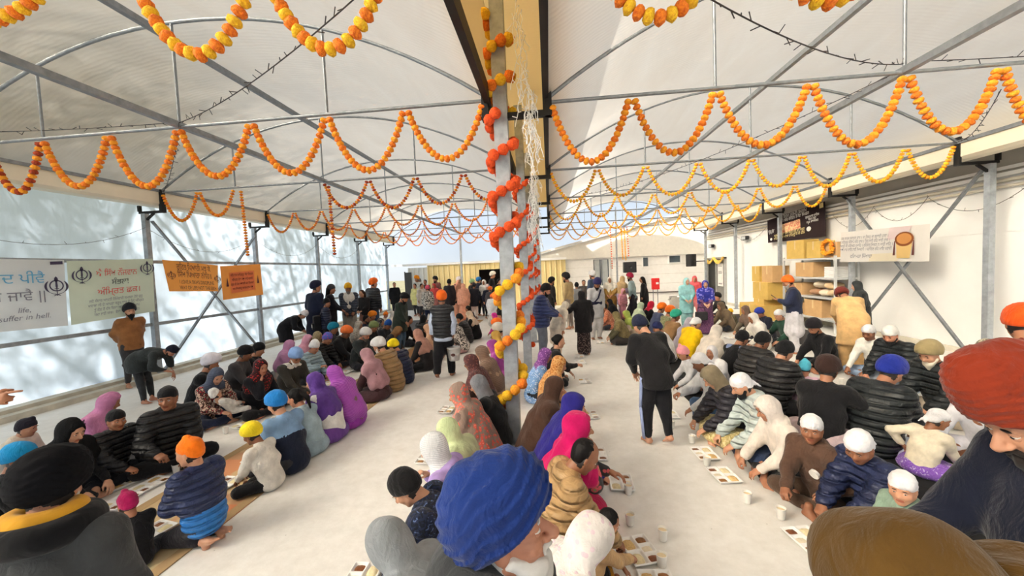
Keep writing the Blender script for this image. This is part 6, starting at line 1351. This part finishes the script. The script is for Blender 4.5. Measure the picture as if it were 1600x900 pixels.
S(1164, 486, 94, 'woman in striped brown scarf holding a small child', s=.95, top=('coat', (96, 86, 72)), scarf=('scarf', ('stripe', (84, 66, 58), (140, 116, 100)), {'drop': .3}), head=(16, 0), tray=1); S(1176, 497, 94, 'woman in white scarf beside the striped brown scarf', s=.95, top=('coat', (228, 222, 212)), scarf=('scarf', (230, 224, 216), {'drop': .3}), head=(24, 0), tray=1)
S(1141, 487, 100, 'small child in yellow knitted hat on a lap', s=.62, child=True, hs=1.15, top=('coat', (104, 98, 78)), hat=('beanie', (246, 196, 40)), head=(12, 0)); S(1126, 478, 96, 'woman in taupe scarf by the side door', s=.95, top=('coat', (120, 104, 84)), scarf=('scarf', (128, 110, 88), {'drop': .4}), head=(16, 0), tray=1); S(1121, 464, 96, 'man in black turban by the side door', s=1.0, top=('coat', (40, 38, 38)), hat=('turban', BLACK), head=(10, 0))
# ---- right bay, standing
T(1231, 441, 8.9, 62, 'grey bearded man in orange turban, navy sweater and white kurta with a phone', top=('sweater', (40, 46, 70)), hem=.86, hat=('dome', (248, 110, 36), {'w': .88, 'l': .9}), beard=((168, 162, 156), {'len': .12}), head=(22, 8), bottom=('loose', (206, 204, 210)), lh=(-.06, .3, 1.2), hand=('relaxed', 'cup'), kurta_tail=(206, 204, 210), fat=1.1, phone=1)
T(1316, 462, 7.6, -14, 'man in sand kurta bending forward over the wall row, seen from behind', pose='bend', lean=34, top=('kurta', (218, 178, 122)), hem=.5, hat=('dome', (110, 44, 36)), head=(60, 0), bottom=('loose', (214, 174, 118)), rh=(.3, .36, .78), lh=(-.05, .4, .8), fat=1.12)
T(1338, 447, 9.4, 60, 'person in black hooded coat standing behind the sand kurta', top=('coat', (32, 32, 35)), hem=.5, scarf=('scarf', ('stripe', (34, 36, 38), (70, 74, 74)), {'drop': .2, 'arms': .3}), head=(14, 0), bottom=('trousers', BLACK), fat=1.1, skin=3)
# ---- the baby in the leopard print woman's lap
def baby():
    w_ = next(k for k in PEOPLE if 'cradling a baby' in k['label'])
    k = prep(dict(pose='sit', s=.5, yaw=w_['yaw']+80, child=True, hs=1.25, lean=-42, head=(-25, 0), top=('sweater', (236, 232, 224)), hat=('cap', (240, 240, 238)), bottom=('trousers', (236, 232, 224)), label='baby in white cap lying in the leopard print lap', skin=3, rh=(.14, .3, .25), lh=(-.14, .3, .25)))
    a = math.radians(w_['yaw']); k.update(seed=991, x=w_['x']-math.sin(a)*.36+.03, y=w_['y']+math.cos(a)*.36+.1, z=.14, dist=6, lod=1, hg=.03, hgh=.012, cat='person'); k['obj'] = person(k); PEOPLE.append(k)
baby()
# ---------------------------------------------------------------- trays, cups and things people carry
FOAM = plain('white_foam', (244, 243, 240), .7, 0, .03)
def tray_mesh():
    W, D, nx, ny = .29, .225, 44, 34; vs = []
    xs = np.linspace(-W/2, W/2, nx+1); ys = np.linspace(-D/2, D/2, ny+1)
    cells = [(-.135, -.002, -.102, -.002), (.010, .135, -.102, -.002), (-.135, -.050, .010, .102), (-.038, .040, .010, .102), (.052, .135, .010, .102)]
    for y in ys:
        for x in xs:
            z = .024; ins = 0
            for a, b, c, d in cells:
                m = min(x-a, b-x, y-c, d-y)
                if m > 0: z = .024-min(1, m/.012)*.019
            e = min(x+W/2, W/2-x, y+D/2, D/2-y); z = z if e > .004 else .017
            vs.append((x, y, z))
    f = [[j*(nx+1)+i, j*(nx+1)+i+1, (j+1)*(nx+1)+i+1, (j+1)*(nx+1)+i] for j in range(ny) for i in range(nx)]
    b = [boxp((-W/2+.012, -D/2+.012, 0), (W/2-.012, D/2-.012, .006))]
    o = mesh_obj('tray_shell', [(np.array(vs), np.array(f), 0)]+b, FOAM); me = o.data; bpy.data.objects.remove(o); return me, cells
TRAY, CELLS = tray_mesh()
def food_mesh(name, c, cell, h, seed, col, rough=.5, dark=.7):
    a, b, d, e = cell; r = np.random.RandomState(seed); n = 9; vs = []
    for j in range(n):
        for i in range(n):
            u, v = i/(n-1)*2-1, j/(n-1)*2-1; k = 1-.25*abs(u*v); x = (a+b)/2+u*(b-a)/2*.86*k; y = (d+e)/2+v*(e-d)/2*.86*k
            vs.append((x, y, .0065+h*(1-max(abs(u), abs(v))**3)*(.7+.5*r.rand())))
    f = [[j*n+i, j*n+i+1, (j+1)*n+i+1, (j+1)*n+i] for j in range(n-1) for i in range(n-1)]
    N = NT(name+'_food'); q = lin(col); N.set(Base_Color=N.ramp(N.noise(N.co(), 90, 3), [(.35, tuple(x*dark for x in q[:3])+(1,)), (.65, q)]), Roughness=rough)
    o = mesh_obj(name, [(np.array(vs), np.array(f), 0)], N.m); me = o.data; bpy.data.objects.remove(o); return me
FOODS = [food_mesh('dal', 0, CELLS[2], .010, 1, (150, 98, 44), .3), food_mesh('curry', 0, CELLS[4], .010, 2, (132, 78, 40), .3), food_mesh('rice', 0, CELLS[1], .016, 3, (236, 222, 180), .7, .85), food_mesh('flatbread', 0, CELLS[0], .016, 4, (226, 190, 130), .8, .75), food_mesh('rice_pudding', 0, CELLS[3], .009, 5, (238, 226, 200), .5, .9)]
FN = ['dal', 'curry', 'rice', 'flatbread', 'rice_pudding']
CUPM = plain('white_paper_cup', (240, 238, 232), .55, 0, .02)
o_ = mesh_obj('cup_wall', [lathep([(0, .002), (.026, .0), (.029, .004), (.037, .088), (.039, .09), (.037, .092), (.0355, .088), (.027, .008), (0, .006)], 22)], CUPM); CUP = o_.data; bpy.data.objects.remove(o_)
o_ = mesh_obj('tea', [lathep([(0, .072), (.033, .072)], 20)], plain('milky_tea', (226, 206, 170), .2)); TEA = o_.data; bpy.data.objects.remove(o_)
def link(name, me, parent, loc=(0, 0, 0)):
    o = bpy.data.objects.new(name, me); COL.objects.link(o); o.parent = parent; o.location = loc; return o
def first_words(s, n): return ' '.join(s.replace(',', '').split()[:n])
def local(k, x, y, z=0):
    a = math.radians(k['yaw']); s = k['s']; return np.array([k['x']+(math.cos(a)*x-math.sin(a)*y)*s, k['y']+(math.sin(a)*x+math.cos(a)*y)*s, k.get('z', 0)+z*s])
PR = random.Random(11)
PLACED = []
def put_tray(k, p, rz, lab, i):
    t = tag(empty('food_tray', (p[0], p[1], .0105)), lab, 'tray', 'foam trays of food along the rows'); t.rotation_euler[2] = rz; link('tray_shell', TRAY, t)
    for j in range(5):
        if (i*7+j*3) % 5 != 0 or j < 2: link(FN[j], FOODS[j], t)
    PLACED.append(p)
def free(p, d): return all(np.hypot(*(p[:2]-q[:2])) > d for q in PLACED)
for i, k in enumerate(PEOPLE):
    if k.get('tray'):
        p = local(k, PR.uniform(-.04, .04), .66/max(k['s'], .75)**.5); rz = math.radians(k['yaw'])+PR.uniform(-.12, .12)
        if free(p, .24): put_tray(k, p, rz, 'white foam tray of food before the '+first_words(k['label'], 9), i)
        if k.get('cup'):
            for tx, ty in ((.26, .7), (.27, .78), (-.26, .72), (-.27, .8)):
                q = local(k, tx, ty)
                if free(q, .2):
                    t = tag(empty('paper_cup', (q[0], q[1], .0105)), 'white cup beside the tray of the '+first_words(k['label'], 8), 'cup', 'white cups along the rows'); link('cup_wall', CUP, t); link('tea', TEA, t); PLACED.append(q); break
for i, (x, y, rz, lab) in enumerate(((-4.87, 2.88, 80, 'foam tray on the floor beside the black turban, lower left'), (-4.55, 3.52, 75, 'foam tray nearest the white cup in the left row'), (-4.45, 7.0, 85, 'unattended foam tray on the pale floor by the light blue turban'), (4.55, 5.4, 80, 'foam tray on the floor right of the black carpet'), (.62, 8.9, 85, 'foam tray on the aisle floor beside the black haired woman'), (.6, 8.35, 95, 'second foam tray on the aisle floor beyond the ochre scarf'), (1.75, 7.6, 88, 'foam tray beside the man walking away'), (1.8, 8.6, 88, 'foam tray beyond the man walking away'))):
    p = np.array([x, y, 0]); 
    if free(p, .2): put_tray(None, p, math.radians(rz), lab, i+3)
for i, (px, py, lab) in enumerate(((206, 742, 'white cup standing alone between the left wall trays'), (1034, 885, 'white cup on the aisle floor at the bottom edge'), (982, 772, 'white cup beside the tan quilted jacket tray'))):
    q = at_z(px, py, 0.)
    if free(q, .1): t = tag(empty('paper_cup', (q[0], q[1], .001)), lab, 'cup', 'white cups along the rows'); link('cup_wall', CUP, t); link('tea', TEA, t); PLACED.append(q)
def who(s): return next(k for k in PEOPLE if s in k['label'])
# bucket in the vest man's hand
k = who('carrying a bucket'); J = k['J']; g = local(k, *(J['wR']+V3(0, .0, -.07)))
t = tag(empty('steel_bucket', (g[0], g[1], g[2]-.44)), 'silver steel bucket with a lid and dark badge held by the vest man', 'bucket'); t.rotation_euler[2] = .1
BST = plain('brushed_bucket', (196, 196, 196), .35, .6, .1)
pail = mesh_obj('pail', [lathep([(0, 0), (.1, 0), (.105, .01), (.135, .24), (.14, .245), (.135, .25), (.128, .24), (.1, .02), (0, .015)], 26)], BST, t)
mesh_obj('lid', [lathep([(.138, .247), (.13, .262), (.05, .275), (.02, .278), (.02, .3), (0, .302)], 24)], BST, t)
mesh_obj('handle', [tubep([(.137*math.cos(a), 0, .235+.2*math.sin(a)) for a in np.linspace(0, math.pi, 18)], .005, 6)], DARKM, t)
for z in (.06, .11, .16, .2): mesh_obj('ridge', [lathep([(.104+.128*z*.98, z-.004), (.108+.128*z*.98, z), (.104+.128*z*.98, z+.004)], 26)], BST, pail)
mesh_obj('badge', [(np.array([(math.sin(a)*.045*1.0, -.128+.0*a, .13+.03*math.cos(a)) for a in np.linspace(0, 2*math.pi, 17)[:-1]]), np.array([[0, i, i+1] for i in range(1, 15)]), 0)], plain('badge_brown', (90, 54, 48), .5), pail)
# phone
k = who('with a phone'); J = k['J']; d = unit(J['wL']-J['eL']); g = local(k, *(J['wL']+d*.09+V3(0, 0, .03)))
t = tag(empty('phone', g), 'black phone held by the man in orange turban and navy sweater', 'phone'); t.rotation_euler = (math.radians(40), 0, math.radians(k['yaw']))
rbox('casing', (-.037, -.076, -.005), (.037, .076, .005), .004, BLK, t); rbox('screen', (-.033, -.07, .005), (.033, .07, .0058), .0002, plain('dim_screen', (60, 70, 84), .1), t, 1)
# kurta tail below the navy sweater
B_ = Sdf(.03); B_.cone((0, 0, .86), (0, 0, .52), .15, .19, V3(1, 0, 0), 1.25); B_.disp.append(lambda P: .008*np.sin(np.arctan2(P[:, 0], P[:, 1])*13)); v, q = B_.mesh(.025); mesh_obj('kurta', [(v, q, 0)], cloth((206, 204, 210)), k['obj'])
# track pants stripes and belt of the man walking away
k = who('striped track pants'); J = k['J']; P_ = []
for n, e in (('L', -1),):
    for a, b, ra, rb in ((J['hip'+n], J['k'+n], .117, .092), (J['k'+n], J['a'+n], .09, .064)):
        off = V3(e*1., -.15, 0); off = off/np.linalg.norm(off); P_.append(barp(a+off*(ra+.0), b+off*(rb+.0), .05, .012, 0, off))
mesh_obj('side_stripe', P_, cloth((150, 164, 206)), k['obj'])
# sash of the navy turban man
k = who('navy sash'); J = k['J']; Z_ = Sdf(.02); Z_.cone(J['pelvis']+V3(0, 0, .1), J['pelvis']+V3(0, 0, .17), .158, .155, V3(1, 0, 0), 1.32); Z_.clip += [(V3(0, 0, 1.), J['pelvis']+V3(0, 0, .18)), (V3(0, 0, -1.), J['pelvis']+V3(0, 0, .07))]; v, q = Z_.mesh(.02); mesh_obj('sash', [(v, q, 0)], cloth((36, 36, 62)), k['obj'])
mesh_obj('shoulder_strap', [tubep([J['shL']+V3(.06, .12, .03), J['mid']+V3(.0, .17, .02), J['pelvis']+V3(.17, .12, .08)], .02, 6)], cloth((36, 36, 62)), k['obj'])
# backpack
k = who('black backpack'); t = tag(empty('backpack', local(k, 0, -.2, .78)), 'black school backpack with a white print on the boy in black cap', 'backpack'); t.rotation_euler[2] = math.radians(k['yaw']); t.scale = (k['s'],)*3
rbox('pack_body', (-.16, -.14, .0), (.16, .06, .46), .05, cloth((28, 28, 32)), t, 3); fp_ = rbox('front_pocket', (-.13, -.18, .03), (.13, -.13, .24), .025, cloth((34, 34, 38)), t, 3); rbox('white_print', (-.09, -.186, .1), (.09, -.179, .2), .003, WHI, fp_, 1)
for e in (-.1, .1): mesh_obj('strap', [tubep([(e, .05, .05), (e*1.3, .12, .12), (e*1.3, .3, .5), (e, .16, .62), (e, .05, .45)], .02, 6)], cloth((30, 30, 34)), t)
# handbag
k = who('dark handbag'); t = tag(empty('handbag', local(k, .17, .3, .62)), 'dark grey handbag held in front of the blue shawl', 'handbag'); t.rotation_euler[2] = math.radians(k['yaw'])
rbox('bag_body', (-.16, -.06, -.12), (.16, .06, .12), .04, cloth((58, 56, 60)), t, 3); mesh_obj('handle', [tubep([(-.1, 0, .1), (-.08, 0, .24), (.08, 0, .24), (.1, 0, .1)], .01, 6)], cloth((48, 46, 50)), t)
# badge on the brown hoodie
k = who('round white badge'); J = k['J']; fwd = unit(np.cross(J['up'], J['S'])); c = J['mid']+J['up']*.06+fwd*.166-J['S']*.06; a_ = np.linspace(0, 2*math.pi, 19)[:-1]
pts = np.array([c+J['S']*math.cos(a)*.045+J['up']*math.sin(a)*.045 for a in a_]+[c-fwd*.03+J['S']*math.cos(a)*.045+J['up']*math.sin(a)*.045 for a in a_])
mesh_obj('badge', [(pts, np.array([[0, i, i+1] for i in range(1, 17)]), 0), (pts, np.array([[i, (i+1) % 18, 18+(i+1) % 18, 18+i] for i in range(18)]), 0)], WHI, next(c for c in k['obj'].children if c.name.startswith('hooded')))
# loose things on the mats
for i, (px, py, rz, lab) in enumerate(((1232, 632, 20, 'white paper sheets on the black carpet'), (1222, 612, 50, 'white folded card on the black carpet beside the puffer jacket'))):
    q = at_z(px, py, .01); o = rbox('paper_sheet', (-.12, -.15, 0), (.12, .15, .004), .001, plain('paper', (240, 240, 242), .7, 0, .02)); o.location = (q[0], q[1], .0105); o.rotation_euler[2] = math.radians(rz); tag(o, lab, 'paper')
q = at_z(712, 530, .1); S_ = Sdf(.03); S_.ell((0, 0, .1), (.13, .1, .11)); S_.ell((0, 0, .2), (.05, .03, .05)); S_.disp.append(folds(.014, 3)); v, f = S_.mesh(.014); o = mesh_obj('carrier_bag', [(v, f, 0)], cloth((60, 160, 130), 'silk')); o.location = (q[0], q[1], 0.); tag(o, 'teal green bag on the floor beside the patterned shawl', 'bag')
# ---------------------------------------------------------------- trees outside the left wall (their shade falls on the membranes)
BARK = plain('gum_tree_bark', (120, 104, 88), .9, 0, .25, 8); LEAF = plain('gum_leaf', (78, 96, 58), .7, 0, .3, 3)
def tree(x, y, h, spread, seed, lab):
    r = np.random.RandomState(seed); t = tag(empty('gum_tree', (x, y, -.16)), lab, 'tree', 'trees outside the left wall'); tubes = []; tips = []
    def grow(p, d, L, rad, lev):
        pts = [p]; 
        for k in range(4):
            d = unit_(d+r.normal(size=3)*.16+np.array([0, 0, .05])); p = p+d*L/4; pts.append(p)
        tubes.append(tubep(pts, np.linspace(rad, rad*.6, 5), 6))
        if lev == 0: tips.append(pts[-1]); tips.append(pts[2]); return
        for k in range(3 if lev > 1 else 4):
            q = pts[2+k % 3]; nd = unit_(d+r.normal(size=3)*np.array([.75, .75, .45])*spread); grow(q, nd, L*r.uniform(.55, .8), rad*.52, lev-1)
    def unit_(v): return v/np.linalg.norm(v)
    grow(np.array([x, y, -.16]), np.array([.05, 0, 1.]), h*.64, .19, 4)
    part('trunk_and_branches', tubes, BARK, t, True)
    vs = []; 
    for p in tips:
        n = 24
        c = p+r.normal(size=(n, 3))*.5; a = r.normal(size=(n, 3)); a[:, 2] -= .6; a /= np.linalg.norm(a, axis=1)[:, None]; b = np.cross(a, r.normal(size=(n, 3))); b /= np.linalg.norm(b, axis=1)[:, None]
        L, W = r.uniform(.14, .26, (n, 1)), r.uniform(.025, .045, (n, 1))
        vs.append(np.stack([c-a*L, c+b*W, c+a*L, c-b*W], 1).reshape(-1, 3))
    vs = np.concatenate(vs).reshape(-1, 4, 3); vs = vs[(vs[:, :, 0] < -9.4).all(1)].reshape(-1, 3); L = np.array(t.location)
    o = mesh_obj('leaves', [(vs-L, np.arange(len(vs)).reshape(-1, 4), 0)], LEAF, t, False); o['kind'] = 'stuff'
for i_, (x_, y_, h_, s_) in enumerate([(-13.4, .4, 10.2, 3), (-14.2, 3.6, 10.8, 8), (-13.2, 7.2, 10.2, 15), (-14.4, 11., 10.8, 21), (-13.6, 14.8, 10.4, 30)]):
    tree(x_, y_, h_, 1.0, s_, f'gum tree outside the translucent wall, {ORD[i_]} of the row')
